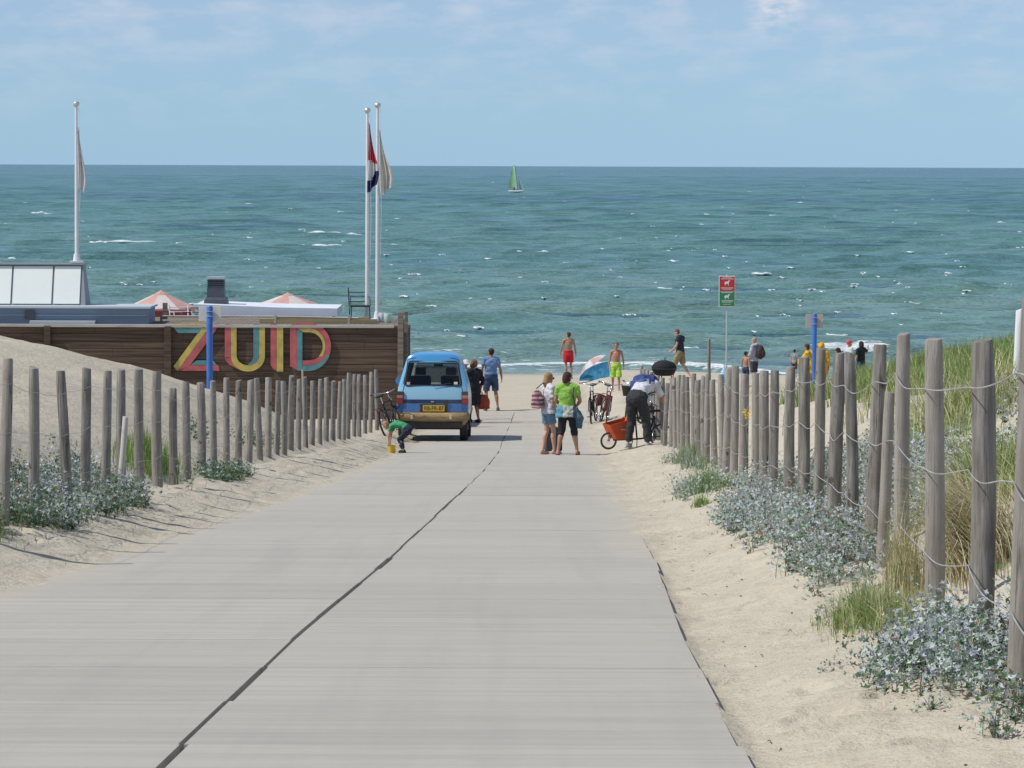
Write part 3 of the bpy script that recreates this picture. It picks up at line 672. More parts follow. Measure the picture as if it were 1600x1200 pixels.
# white awning, extractor, parasols on the terrace
M_WHITE = mat('white_canvas', (.74, .77, .82), .7, c2=(.66, .70, .76), scale=2)
p0 = at(305, 480, 91); p1 = at(527, 494, 91)
aw = empty('white_awning', ((p0.x + p1.x) / 2, 91, tzt - .5), label='long low white canvas awning on the terrace behind the letters', cat='awning')
ln_ = p1.x - p0.x
mb = MB(); z0 = p1.z - aw.location.z; z1 = p0.z - aw.location.z
mb.prism([(-ln_ / 2, z0), (ln_ / 2, z0), (ln_ / 2, z1 - .02), (ln_ * .1, z1), (-ln_ / 2, z1 + .08)], (0, 2.6, 0), (1, 0, 0), (0, 0, 1), 2.6)
mb.build('canvas', M_WHITE, aw)
for sx in (-1, 0, 1): MB().box((sx * (ln_ / 2 - .1), .1, z0 / 2), (.07, .07, z0)).build('leg', M_FRAME, aw)
M_VENT = mat('dark_steel', (.10, .115, .135), .5, metal=.3, c2=(.07, .08, .095), scale=4)
s_ = 92 / FPX; c = at(338, 480, 92)
ev = empty('extractor_cowl', (c.x, 92, tzt - .5), label='square dark grey extractor cowl with louvred top standing on the terrace roof', cat='vent')
zz = lambda py: at(338, py, 92).z - ev.location.z
def sq(mb, rows):  # stacked square rings (half width, z)
    vs = []; fs = []
    for w_, z in rows: vs += [(-w_, -w_, z), (w_, -w_, z), (w_, w_, z), (-w_, w_, z)]
    for i in range(len(rows) - 1):
        for j in range(4): a = i * 4; fs.append((a + j, a + (j + 1) % 4, a + 4 + (j + 1) % 4, a + 4 + j))
    fs += [(3, 2, 1, 0), tuple(range(len(vs) - 4, len(vs)))]
    return mb.add(vs, fs)
sq(MB(), [(.32, 0), (.33, zz(481)), (.30, zz(468)), (.27, zz(464))]).build('base', M_VENT, ev, bevel=.01)
sq(MB(), [(.235, zz(464) + .002), (.225, zz(448))]).build('duct', M_VENT, ev)
sq(MB(), [(.21, zz(448)), (.21, zz(436.5))]).build('louvre_core', mat('dark_grille', (.03, .03, .04)), ev)
for i in range(4): MB().box((0, 0, zz(447 - i * 3)), (.46, .46, .022)).build('louvre', M_VENT, ev)
sq(MB(), [(.245, zz(436)), (.24, zz(432.5)), (.1, zz(431.8))]).build('cap', mat('pale_steel', (.42, .45, .46), .45, metal=.2), ev)

M_PINK = mat('faded_pink_canvas', (.60, .33, .29), .75, c2=(.66, .45, .40), scale=3, transl=.25)
M_PINKW = mat('white_pink_canvas', (.72, .66, .64), .75, c2=(.66, .58, .55), scale=3, transl=.25)
M_POLE = mat('pale_timber_pole', (.42, .33, .22), .6)
def market_parasol(px, pyt, pye, wpx, d, label, rot):
    s_ = d / FPX; c = at(px, pyt, d); zb = gz(c.x, d); base = Vector((c.x, d, zb)); hw = wpx / 2 * s_
    root = empty('market_parasol', base, rot, label=label, cat='parasol', group='pink parasols behind the terrace')
    h1 = c.z - zb; h0 = at(px, pye, d).z - zb
    MB().tube([(0, 0, 0), (0, 0, h1)], .025, 8).build('pole', M_POLE, root, smooth=True)
    mb = MB(); n = 8; A = []; B = []
    for i in range(n):
        a = 2 * math.pi * i / n + math.pi / n; A.append((hw * math.cos(a), hw * math.sin(a), h0)); B.append((.16 * hw * math.cos(a), .16 * hw * math.sin(a), h0 + (h1 - h0) * .80))
    for i in range(n):
        j = (i + 1) % n; mb.mat(i % 2)
        m0 = [(A[i][k] + A[j][k]) / 2 * (.97 if k < 2 else 1) + (.03 if k == 2 else 0) for k in range(3)]
        dn = lambda p: (p[0], p[1], p[2] - .14)
        mb.add([A[i], m0, A[j], B[j], B[i]], [(0, 1, 2, 3, 4)]); mb.add([A[i], m0, A[j], dn(A[j]), dn(m0), dn(A[i])], [(0, 5, 4, 1), (1, 4, 3, 2)])
    cn = mb.build('canopy', [M_PINK, M_PINKW], root)
    mb = MB()
    for i in range(n):
        j = (i + 1) % n; k_ = 1.45; f = lambda p: (p[0] * k_, p[1] * k_, p[2] - .03)
        mb.add([f(B[i]), f(B[j]), (0, 0, h1)], [(0, 1, 2)])
    mb.build('vent_cap', M_PINK, cn)
    mb = MB()
    for i in range(n): mb.tube([(A[i][0] * .98, A[i][1] * .98, A[i][2] - .02), (B[i][0] * .9, B[i][1] * .9, B[i][2] - .03)], .012, 5)
    mb.build('ribs', M_POLE, root)
    return root
market_parasol(252, 453, 481, 116, 104, 'faded pink and white parasol beyond the terrace, left of the extractor cowl', .2)
market_parasol(450, 457, 477, 108, 106, 'faded pink parasol behind the white awning, right of the extractor cowl', .5)
# terrace furniture seen over the edge
M_BLK = mat('black_metal', (.025, .028, .03), .45)
def terrace_chair(px, d, rot, m_, label, back_h=.42, group=None, wd=.5):
    q = at(px, 500, d); root = empty('terrace_chair', (q.x, d, tzt + (.03 if d < 90.4 else -.5)), rot, label=label, cat='chair', group=group)
    MB().box((0, 0, .42), (wd, .48, .04)).build('seat', m_, root, bevel=.01)
    mb = MB()
    for sx in (-1, 1): mb.tube([(sx * wd / 2, .22, .42), (sx * wd / 2 * 1.05, .30, .42 + back_h)], .016, 6)
    for k in range(3): mb.tube([(-wd / 2, .24 + .03 * k, .52 + k * .12), (wd / 2, .24 + .03 * k, .52 + k * .12)], .012, 6)
    mb.build('backrest', m_, root)
    for sx in (-1, 1):
        for sy in (-1, 1): MB().tube([(sx * (wd / 2 - .02), sy * .2, .42), (sx * wd / 2, sy * .24, 0)], .014, 6).build('leg', m_, root)
        MB().tube([(sx * wd / 2, .26, .64), (sx * wd / 2, -.1, .65), (sx * wd / 2, -.2, .42)], .013, 6).build('armrest', m_, root)
    return root
terrace_chair(562, 88, .15, M_BLK, 'black metal armchair at the terrace edge left of the twin flagpoles', .46)
terrace_chair(284, 91, .4, mat('white_plastic', (.70, .72, .73), .5), 'white chair on the terrace left of the extractor cowl', .4)
terrace_chair(300, 90.7, -.5, M_BLK, 'small black chair on the terrace against the left end of the awning', .3)
q = at(246, 487, 92); MB().box((0, 0, .2), (1.7, .6, .22)).box((0, .3, .42), (1.7, .12, .36)).build('bench', mat('dark_red_cushion', (.22, .045, .04), .8), None, loc=(q.x, 92.5, tzt - .48), bevel=.03)
tag(bpy.data.objects['bench'], 'dark red cushioned bench under the left parasol', 'bench')
q = at(498, 500, 87.5); mb = MB(); mb.box((0, 0, .06), (3.0, .25, .10)); mb.box((.1, .05, .13), (2.4, .20, .05)); tag(mb.build('timber_beam', mat('yellowed_timber', (.36, .29, .15), .8, c2=(.25, .21, .12), scale=3, stretch=(.3, 1, 3)), None, loc=(q.x, 87.3, tzt + .03)), 'long yellowed beam lying on the terrace edge above the letters', 'beam')
for px, d, lb in ((606, 87.6, 'small pale green pot on the terrace edge right of the flagpoles'), (597, 88.0, 'white bucket at the foot of the right flagpole')):
    q = at(px, 500, d); m_ = mat('pale_green_glaze', (.5, .66, .58), .3) if px == 606 else mat('white_plastic', (.7, .7, .7))
    mb = MB(); mb.loft([(0, 0, 0), (0, 0, .02), (0, 0, .18), (0, 0, .24)], [.07, .085, .11, .10], n=14); tag(mb.build('pot' if px == 606 else 'bucket', m_, None, smooth=50, loc=(q.x, d, tzt + .03)), lb, 'pot' if px == 606 else 'bucket')

# ---- flagpoles with limp flags
M_PW = mat('white_pole_paint', (.74, .75, .76), .35, c2=(.66, .67, .69), scale=2)
def limp_flag(mb_cols, h, wd, seed, lean=.0):
    """cloth hanging in folds from a point on the pole: columns of folds narrowing to the top"""
    rng = random.Random(seed); nu, nv = 36, 24; ph = rng.random() * 6; V = []; F = []; mi = []
    for j in range(nv + 1):
        v = j / nv; wv = wd * (.30 + .70 * min(1, v * 1.6)) * (1 - .3 * max(0, v - .8) / .2)
        for i in range(nu + 1):
            u = i / nu; f = math.sin(u * 15 + ph + v * 2.5) * .065 * (.4 + v) + math.sin(u * 31 + v * 5) * .015
            V.append((.045 + wv * (u * (.35 + .65 * v) + .10 * v * math.sin(u * 9 + v * 4 + ph)) + lean * v * v, f, -h * v - .10 * math.sin(u * 3 + ph) * v - .10 * h * u * (1 - v)))
    for j in range(nv):
        for i in range(nu): a = j * (nu + 1) + i; F.append((a, a + 1, a + nu + 2, a + nu + 1)); mi.append(mb_cols(i / nu, j / nv))
    return np.array(V), np.array(F), mi
def flagpole(px, d, pyt, zb, label, flags, r=.055):
    tp = at(px, pyt, d); root = empty('flagpole', (tp.x, d, zb), label=label, cat='flagpole'); h = tp.z - zb
    MB().loft([(0, 0, 0), (0, 0, h * .5), (0, 0, h - .12)], [r, r * .85, r * .62], n=14).build('mast', M_PW, root, smooth=60)
    MB().ell((0, 0, h - .07), (.085, .085, .075), n=14, k=10).build('finial', mat('brushed_ball', (.62, .62, .62), .3, metal=.5), root, smooth=True)
    MB().box((0, 0, .02), (.34, .34, .04)).loft([(0, 0, .04), (0, 0, .22)], [.10, .075], n=12).build('base_plate', M_PW, root)
    MB().tube([(r + .01, -.02, h - .15), (r + .045, -.03, h * .5), (r + .01, -.02, .9)], .006, 5).build('halyard', M_PW, root)
    for nm, cols, mats, hh, wd, top, seed, lean, lb in flags:
        V_, F_, mi = limp_flag(cols, hh, wd, seed, lean)
        o = np_mesh('flag', V_, F_, mats, root, loc=(0, -.02, at(px, top, d).z - zb), midx=mi); o['label'] = lb
    return root
M_FR = mat('flag_red', (.62, .045, .05), .8, transl=.3); M_FW = mat('flag_white', (.82, .81, .80), .8, transl=.35, c2=(.76, .75, .73), scale=4); M_FB = mat('flag_navy', (.02, .03, .12), .8, transl=.2)
M_FC = mat('flag_cream', (.76, .73, .65), .8, transl=.3, c2=(.66, .63, .56), scale=3); M_FO = mat('flag_orange_print', (.72, .60, .55), .8, transl=.3)
zt_ = tzt + .03
flagpole(574, 88.2, 168, zt_, 'left pole of the twin white flagpoles, flying a red, white and blue tricolour', [('f', lambda u, v: 0 if v < .50 + .12 * u else (1 if v < .82 - .10 * u else 2), [M_FR, M_FW, M_FB], 1.72, .30, 190, 3, -.03, 'limp red, white and navy tricolour flag')])
flagpole(590, 89.2, 160, zt_, 'right pole of the twin white flagpoles, with a cream flag', [('f', lambda u, v: 1 if v < .35 and u > .25 else (2 if .42 < u < .58 and .3 < v < .55 else 0), [M_FC, M_FW, M_FC], 1.62, .35, 201, 8, .06, 'cream and white flag hanging limp')])
flagpole(119, 87.8, 158, zt2 + .06, 'single white flagpole on the pavilion roof with a limp whitish flag', [('f', lambda u, v: 1 if .3 < u < .55 and (.38 < v < .44 or .54 < v < .59) else 0, [M_FW, M_FO], 1.72, .24, 197, 5, .0, 'limp white flag with a faded print')])

# ---- blue sign poles (seen from behind), dog sign
M_PBL = mat('blue_pole_paint', (.035, .12, .42), .4, c2=(.05, .17, .50), scale=3)
M_SB = mat('sign_back', (.66, .65, .60), .5, c2=(.58, .57, .52), scale=3)
def blue_pole(px, d, pyt, r, sw, sh, label, m_):
    tp = at(px, pyt, d); g = gpt(tp.x, d); root = empty('sign_pole', g, label=label, cat='sign', group='blue poles with a sign seen from behind'); h = tp.z - g.z
    MB().loft([(0, 0, -.3), (0, 0, h * .6), (0, 0, h - .03), (0, 0, h)], [r, r, r * .97, r * .7], n=14).build('pole', M_PBL, root, smooth=50)
    MB().box((0, r + .03, h - sh / 2 - .02), (sw, .02, sh)).build('sign_board', m_, root, bevel=.006)
    for dz in (.12, sh - .1): MB().torus((0, 0, h - dz), r + .006, .008, (0, 0, 1), 20, 6).build('clamp', M_WIRE, root)
    return root
blue_pole(327.5, 76.5, 478, .072, .50, .33, 'blue pole with a white signboard back, standing before the letters Z and U', M_SB)
blue_pole(1273, 99, 490, .068, .50, .40, 'blue pole with a greyish signboard back, beside the person in yellow', mat('sign_back_grey', (.45, .43, .38), .5))
d = 103.5; tp = at(1136, 430, d); g = gpt(tp.x, d); root = empty('dog_sign', g, label='tall thin pole with a red and green dog rule sign', cat='sign'); h = tp.z - g.z
MB().loft([(0, 0, -.3), (0, 0, h + .03)], [.026, .024], n=12).build('pole', mat('grey_pole', (.50, .54, .55), .4, metal=.3), root, smooth=60)
M_SW = mat('sign_white', (.72, .72, .70), .4); M_SR = mat('sign_red', (.50, .03, .035), .4); M_SG = mat('sign_green', (.02, .22, .085), .4)
W_, H_ = .49, .95
MB().box((0, -.035, h - H_ / 2 - .02), (W_, .02, H_)).build('sign_board', M_SW, root, bevel=.008)
MB().box((0, -.049, h - .02 - H_ * .255), (W_ - .035, .006, H_ * .46)).build('red_panel', M_SR, root)
MB().box((0, -.049, h - .02 - H_ * .735), (W_ - .035, .006, H_ * .46)).build('green_panel', M_SG, root)
dog = [(-.13, .0), (-.12, .06), (-.10, .09), (-.02, .10), (.05, .10), (.075, .16), (.10, .155), (.15, .12), (.145, .10), (.10, .095), (.085, .04), (.08, -.07), (.055, -.07), (.05, .0), (-.05, .0), (-.07, -.03), (-.065, -.075), (-.09, -.075), (-.10, -.02), (-.115, .0)]
mb = MB()
for cz in (h - .24, h - .66): MB().prism([(p[0] * .62, cz + p[1] * .72 - .02) for p in dog], (0, -.0525, 0), (1, 0, 0), (0, 0, 1), .003).build('dog_symbol', M_SW, root)
mb = MB(); rng = random.Random(9)
def textrow(cz, w, hh):
    x = -w / 2
    while x < w / 2:
        l_ = rng.uniform(.012, .03); mb.box((x + l_ / 2, -.0535, cz), (l_, .003, hh)); x += l_ + .007
for cz, w, hh in ((h - .065, .26, .018), (h - .11, .36, .024), (h - .385, .36, .026), (h - .425, .26, .016), (h - .525, .34, .024), (h - .775, .32, .026), (h - .815, .30, .018), (h - .88, .22, .014)):
    mb = MB(); textrow(cz, w, hh); mb.build('sign_lettering', M_SW, root)
# ============================================================ VAN
def van_paint(m, t, n, l, b):
    tc_ = n.new('ShaderNodeTexCoord'); v = tc_.outputs['Object']; se = n.new('ShaderNodeSeparateXYZ'); l.new(v, se.inputs[0])
    r_ = n.new('ShaderNodeValToRGB'); r_.color_ramp.interpolation = 'CONSTANT'; e = r_.color_ramp.elements
    z = lambda q: q / 2.0
    e[0].position = 0; e[0].color = (.27, .19, .09, 1); e[1].position = z(.62); e[1].color = (.045, .165, .44, 1)
    for p_, c_ in ((z(.815), (.010, .018, .055)), (z(.90), (.25, .46, .60)), (z(1.17), (.15, .42, .66)), (z(1.73), (.065, .31, .64))): q = e.new(p_); q.color = (*c_, 1)
    l.new(_mr(n, l, se.outputs[2], 0, 2), r_.inputs[0])
    c = _mix(n, l, _mr(n, l, _noise(n, l, v, 3, 5, .6), .4, .7, 0, .10), r_.outputs[0], (.30, .36, .34))
    c = _mix(n, l, _mr(n, l, _math(n, l, 'ADD', _math(n, l, 'MULTIPLY', se.outputs[2], -1), _noise(n, l, v, 5, 4)), -.25, .1, 0, .35), c, (.26, .19, .11))
    l.new(c, b.inputs['Base Color']); b.inputs['Roughness'].default_value = .28; b.inputs['Coat Weight'].default_value = .5; b.inputs['Coat Roughness'].default_value = .1
M_VAN = node_mat('van_paint', van_paint)
M_RUB = mat('black_rubber', (.022, .022, .022), .75, c2=(.05, .045, .04), scale=14)
M_DARK = mat('dark_underbody', (.03, .03, .032), .7, c2=(.06, .05, .04), scale=10)
M_BUMP = mat('sun_faded_bumper', (.42, .29, .12), .55, c2=(.19, .135, .075), scale=5, stretch=(1, 1, 3))
M_CHR = mat('chrome', (.6, .6, .6), .2, metal=1)
g_ = bpy.data.materials.new('tinted_glass'); g_.use_nodes = True; n_ = g_.node_tree.nodes; l_ = g_.node_tree.links
tr = n_.new('ShaderNodeBsdfTransparent'); tr.inputs[0].default_value = (.27, .31, .33, 1); gl = n_.new('ShaderNodeBsdfGlossy'); gl.inputs['Roughness'].default_value = .04
ms = n_.new('ShaderNodeMixShader'); fr = n_.new('ShaderNodeFresnel'); fr.inputs[0].default_value = 1.5
l_.new(fr.outputs[0], ms.inputs[0]); l_.new(tr.outputs[0], ms.inputs[1]); l_.new(gl.outputs[0], ms.inputs[2]); l_.new(ms.outputs[0], n_['Material Output'].inputs[0]); M_GLASS = g_
VX = (618 + 733) / 2; VD = 77.0
vc = at(VX, 690, VD); vz = float(P(VD))
van = empty('parked_van', (vc.x, VD, vz + .0), R(-.6), label='light blue delivery van with dark blue waist band, parked with its rear to the camera', cat='van')
van.scale = (1.045,) * 3
van.rotation_euler = (math.atan(float(P(VD + 3) - P(VD)) / 3), 0, R(-.8))
HW = .785; LEN = 3.45
prof = [(.34, .70), (.42, .755), (.62, .785), (.80, .787), (.90, .784), (1.05, .772), (1.17, .752), (1.22, .742), (1.45, .675), (1.70, .603), (1.79, .578), (1.862, .525), (1.90, .41)]
def vw(z): return float(np.interp(z, [a for a, b in prof], [b for a, b in prof]))
def y_rear(z): return .0 if z < .95 else .10 * (z - .95) / .3 if z < 1.25 else .10 + .17 * (z - 1.25) / .6
def y_front(z): return LEN if z < .95 else LEN - .55 * (z - .95) / .9
zl = [p[0] for p in prof]
T = [-1, -.96, -.88, -.80, -.4, 0, .4, .80, .88, .96, 1]
ybul = lambda t: .07 * abs(t) ** 5
bm = bmesh.new(); cache = {}
def V_(p):
    k = tuple(round(q, 4) for q in p)
    if k not in cache: cache[k] = bm.verts.new(p)
    return cache[k]
def quad(*ps):
    vs = []
    for p in ps:
        v = V_(p)
        if v not in vs: vs.append(v)
    if len(vs) >= 3:
        try: bm.faces.new(vs)
        except ValueError: pass
def rearP(z, t): return (t * vw(z), y_rear(z) + ybul(t), z)
def frontP(z, t): return (t * vw(z) * .97, y_front(z) - 1.6 * ybul(t), z)
WIN = (7, 9)       # rear window rows: zl[7]=1.22 .. zl[9]=1.70
for i in range(len(zl) - 1):
    for j in range(len(T) - 1):
        rearwin = 7 <= i < 9 and 2 <= j < 8
        if not rearwin: quad(rearP(zl[i], T[j]), rearP(zl[i], T[j + 1]), rearP(zl[i + 1], T[j + 1]), rearP(zl[i + 1], T[j]))
        if not (6 <= i < 9 and 2 <= j < 8): quad(frontP(zl[i], T[j + 1]), frontP(zl[i], T[j]), frontP(zl[i + 1], T[j]), frontP(zl[i + 1], T[j + 1]))
NS = 12
def sideP(z, s, k):
    a = rearP(z, s); b = frontP(z, s); q = k / NS
    return (a[0] + (b[0] - a[0]) * q, a[1] + (b[1] - a[1]) * q, z)
for s in (-1, 1):
    for i in range(len(zl) - 1):
        for k in range(NS):
            if 7 <= i < 9 and k in (1, 2, 3, 5, 6, 8, 9): continue
            if i < 2 and (k in (1, 2) or k in (9, 10)): continue
            q = [sideP(zl[i], s, k), sideP(zl[i], s, k + 1), sideP(zl[i + 1], s, k + 1), sideP(zl[i + 1], s, k)]
            quad(*q)
def roofP(t, k):
    a = rearP(zl[-1], t); b = frontP(zl[-1], t); q = k / NS
    return (a[0] + (b[0] - a[0]) * q, a[1] + (b[1] - a[1]) * q, zl[-1] + (.02 * (1 - t * t) if 0 < k < NS else .0))
for j in range(len(T) - 1):
    for k in range(NS):
        q = []
        for (t_, k_) in ((T[j], k), (T[j + 1], k), (T[j + 1], k + 1), (T[j], k + 1)):
            p = roofP(t_, k_)
            if t_ in (-1, 1): p = sideP(zl[-1], int(t_), k_)
            q.append(p)
        quad(*q)
bmesh.ops.remove_doubles(bm, verts=bm.verts[:], dist=.0005); bmesh.ops.recalc_face_normals(bm, faces=bm.faces[:])
me = bpy.data.meshes.new('body'); bm.to_mesh(me); bm.free(); me.materials.append(M_VAN); me.polygons.foreach_set('use_smooth', [True] * len(me.polygons))
body = bpy.data.objects.new('body', me); col.objects.link(body); body.parent = van
md = body.modifiers.new('s', 'SOLIDIFY'); md.thickness = .02; md.offset = -1
md = body.modifiers.new('b', 'SUBSURF'); md.levels = 2; md.render_levels = 2
# rear door with its seam, window, wiper, handle
def on_rear(x, z, off=0): t = max(-1, min(1, x / vw(z))); return Vector((x, y_rear(z) + ybul(t) - off, z))
def rim_pts(x1b, x1t, z0, z1, off, r_=.06):
    pts = []
    def corner(cx, cz, a0):
        for k in range(5): a = R(a0 + 22.5 * k); pts.append(on_rear(cx + r_ * math.cos(a), cz + r_ * math.sin(a), off))
    corner(x1t - r_, z1 - r_, 0); corner(-x1t + r_, z1 - r_, 90); corner(-x1b + r_, z0 + r_, 180); corner(x1b - r_, z0 + r_, 270)
    return pts
gp = rim_pts(.60, .53, 1.205, 1.725, -.012); c0 = on_rear(0, 1.46, -.012)
mb = MB(); mb.add(gp + [c0], [(i, (i + 1) % len(gp), len(gp)) for i in range(len(gp))])
win = mb.build('rear_window', M_GLASS, van)
MB().tube(rim_pts(.605, .535, 1.20, 1.73, .004), .016, 6, closed=True).build('rubber_seal', M_RUB, win, smooth=True)
MB().tube([on_rear(.02, 1.19, .03), on_rear(.25, 1.235, .035), on_rear(.40, 1.26, .03)], .007, 5).build('wiper', M_RUB, win)
mb = MB(); mb.box(on_rear(-.53, 1.25, .0) + Vector((0, -.004, 0)), (.07, .004, .06)); mb.build('window_sticker', mat('pinkish_sticker', (.62, .45, .45)), win)
mb = MB(); mb.box(on_rear(.50, 1.26, .0) + Vector((0, -.004, 0)), (.08, .004, .055)); mb.build('window_sticker', mat('white_sticker', (.7, .7, .68)), win)
door = MB().tube([on_rear(x, z, .003) for x, z in ((-.64, .70), (-.64, 1.12), (-.62, 1.2), (-.55, 1.76), (-.45, 1.80), (.45, 1.80), (.55, 1.76), (.62, 1.2), (.64, 1.12), (.64, .70))], .006, 5).build('tailgate_seam', M_DARK, van)
MB().box(on_rear(0, .86, .012), (.07, .02, .03)).build('badge', M_CHR, van, bevel=.004)
MB().box(on_rear(.28, .865, .012), (.12, .025, .03)).build('handle', M_DARK, van, bevel=.004)
for s in (-1, 1):
    x = s * .705
    lt = MB().box((x - s * .005, .050, .945), (.145, .10, .27)).build('tail_light', mat('light_housing', (.04, .04, .05), .3), van, bevel=.012)
    MB().box((x, -.003, .865), (.125, .012, .10)).build('red_lens', mat('red_lens', (.30, .015, .015), .2, coat=.6), lt, bevel=.004)
    MB().box((x, -.003, .965), (.125, .012, .07)).build('clear_lens', mat('pink_lens', (.42, .17, .15), .2, coat=.6), lt, bevel=.004)
    MB().box((x, -.003, 1.035), (.125, .012, .05)).build('smoked_lens', mat('smoked_lens', (.05, .05, .06), .2, coat=.6), lt, bevel=.004)
pl = MB().box((-.0 + .03, -.018, .715), (.47, .02, .135)).build('number_plate', mat('plate_yellow', (.60, .38, .03), .4), van, bevel=.004)
MB().box((.03, -.006, .715), (.60, .015, .18)).build('plate_recess', M_DARK, van)
cu = bpy.data.curves.new('t', 'FONT'); cu.body = 'RB-PR-87'; cu.size = .125; cu.align_x = 'CENTER'; cu.align_y = 'CENTER'; cu.extrude = .0015; cu.resolution_u = 3
to = bpy.data.objects.new('t', cu); col.objects.link(to); me = bpy.data.meshes.new_from_object(to); bpy.data.objects.remove(to)
me.materials.append(mat('plate_ink', (.03, .03, .03), .5)); to = bpy.data.objects.new('plate_lettering', me); col.objects.link(to); to.parent = pl; to.location = (.03, -.030, .715); to.rotation_euler = (math.pi / 2, 0, 0); to.scale = (.86, 1, 1)
mb = MB(); pts = []
for k in range(13): a = k / 12 * 2 - 1; pts.append((a * .785, -.075 + .10 * abs(a) ** 6, .54))
mb.loft(pts, [(.055, .085)] * 13, side=(0, 1, 0), n=12); mb.build('rear_bumper', M_BUMP, van, smooth=True)
for s in (-1, 1): MB().box((s * .42 - .02, -.137, .53), (.05, .02, .09)).build('bumper_guard', mat('pale_plastic', (.55, .48, .34), .5), van, bevel=.006)
MB().box((0, LEN / 2 - .05, .36), (1.36, LEN - .5, .16)).build('floor_pan', M_DARK, van)
MB().box((0, .12, .36), (1.30, .25, .15)).build('rear_valance', M_DARK, van, bevel=.02)
MB().tube([(-.38, 1.1, .30), (-.38, .3, .30), (-.40, .02, .29)], .03, 10).build('exhaust_pipe', mat('dull_steel', (.35, .34, .33), .4, metal=.6), van, smooth=True)
MB().tube([(-.62, .62, .28), (.62, .62, .28)], .045, 8).build('rear_axle', M_DARK, van)
mb = MB().box((0, LEN - .05, .52), (1.5, .14, .20)); mb.build('front_bumper', M_BUMP, van, bevel=.03)
for s in (-1, 1): MB().ell((s * .55, LEN - .02, .80), (.11, .05, .09)).build('headlight', M_CHR, van, smooth=True)
mb = MB(); a = [(t_ * vw(z) * .95, y_front(z) - .012, z) for z, t_ in ((1.20, -.82), (1.20, .82), (1.70, .80), (1.70, -.80))]; mb.add(a, [(0, 1, 2, 3)]); mb.build('windscreen', M_GLASS, van)
for s in (-1, 1):
    for k0, k1 in ((1, 4), (5, 7), (8, 10)):
        q = [sideP(1.215, s, k0 - .05), sideP(1.215, s, k1 + .05), sideP(1.71, s, k1 + .05), sideP(1.71, s, k0 - .05)]; q = [(p[0] - s * .012, p[1], p[2]) for p in q]
        MB().add(q, [(0, 1, 2, 3)]).build('side_window', M_GLASS, van)
    mx_ = 0.0
    if s > 0: continue
    m0 = MB().tube([(s * .74, LEN - .72, 1.22), (s * (.86 + mx_), LEN - .72, 1.24)], .014, 6).build('door_mirror', M_RUB, van)
    MB().loft([(s * (.875 + mx_), LEN - .77, 1.25), (s * (.875 + mx_), LEN - .72, 1.25)], [(.055, .085), (.04, .07)], n=12).build('mirror_shell', mat('mirror_blue', (.08, .24, .48), .3), m0, smooth=50)
for s in (-1, 1):
    st = MB().box((s * .34, 2.30, .80), (.46, .48, .16)).box((s * .34, 2.06, 1.10), (.46, .12, .56)).build('seat', mat('seat_cloth', (.06, .065, .075), .9), van, bevel=.04)
    MB().box((s * .34, 2.02, 1.48), (.24, .09, .17)).build('headrest', mat('headrest_cloth', (.10, .12, .14), .9), st, bevel=.035)
MB().box((0, 1.0, .86), (1.2, .12, .62)).box((0, 1.2, .62), (1.2, .5, .12)).build('rear_bench', mat('seat_cloth', (.06, .065, .075)), van, bevel=.03)
MB().box((0, LEN - .62, 1.05), (1.25, .3, .16)).build('dashboard', M_DARK, van, bevel=.03)
MB().torus((-.34, LEN - .86, 1.12), .17, .014, (0, .85, .5), 24, 6).build('steering_wheel', M_RUB, van, smooth=True)
mb = MB().box((.03, LEN - .72, 1.60), (.2, .02, .05)); mb.build('interior_mirror', M_DARK, van)
for s in (-1, 1):
    for yy in (.62, 2.78):
        wh = empty('wheel', (s * .67, yy, .29)); wh.parent = van
        mb = MB(); rr = [(.235, -.09), (.275, -.088), (.288, -.06), (.29, 0), (.288, .06), (.275, .088), (.235, .09)]; n = 32; vs = []; fs = []
        for r_, x in rr:
            for j in range(n): a = 2 * math.pi * j / n; vs.append((x, r_ * math.cos(a), r_ * math.sin(a)))
        for i in range(len(rr) - 1):
            for j in range(n): fs.append((i * n + j, i * n + (j + 1) % n, (i + 1) * n + (j + 1) % n, (i + 1) * n + j))
        mb.add(vs, fs); mb.build('tyre', M_RUB, wh, smooth=40)
        MB().loft([(-.05, 0, 0), (.06 * s, 0, 0)], [.236, .236], n=28).build('rim', mat('steel_wheel', (.30, .31, .32), .4, metal=.5), wh, smooth=40)
        MB().loft([(.05 * s, 0, 0), (.085 * s, 0, 0)], [.10, .06], n=16).build('hub_cap', M_CHR, wh, smooth=40)

# ============================================================ PEOPLE
def remesh(o, voxel, smooth_it=2):
    m_ = o.modifiers.new('r', 'REMESH'); m_.mode = 'VOXEL'; m_.voxel_size = voxel; m_.use_smooth_shade = True
    s_ = o.modifiers.new('s', 'SMOOTH'); s_.factor = .5; s_.iterations = smooth_it
    dg = bpy.context.evaluated_depsgraph_get(); me = bpy.data.meshes.new_from_object(o.evaluated_get(dg)); o.modifiers.clear()
    old = o.data; mats = list(old.materials); o.data = me; me.name = o.name; bpy.data.meshes.remove(old)
    me.materials.clear()
    for q in mats: me.materials.append(q)
    me.polygons.foreach_set('use_smooth', [True] * len(me.polygons)); return o
SKIN = {'fair': ((.56, .34, .25), (.48, .27, .19)), 'tan': ((.42, .235, .15), (.35, .18, .11)), 'red': ((.45, .21, .135), (.37, .165, .105))}
def skin(k): return mat('skin_' + k, SKIN[k][0], .55, c2=SKIN[k][1], scale=6)
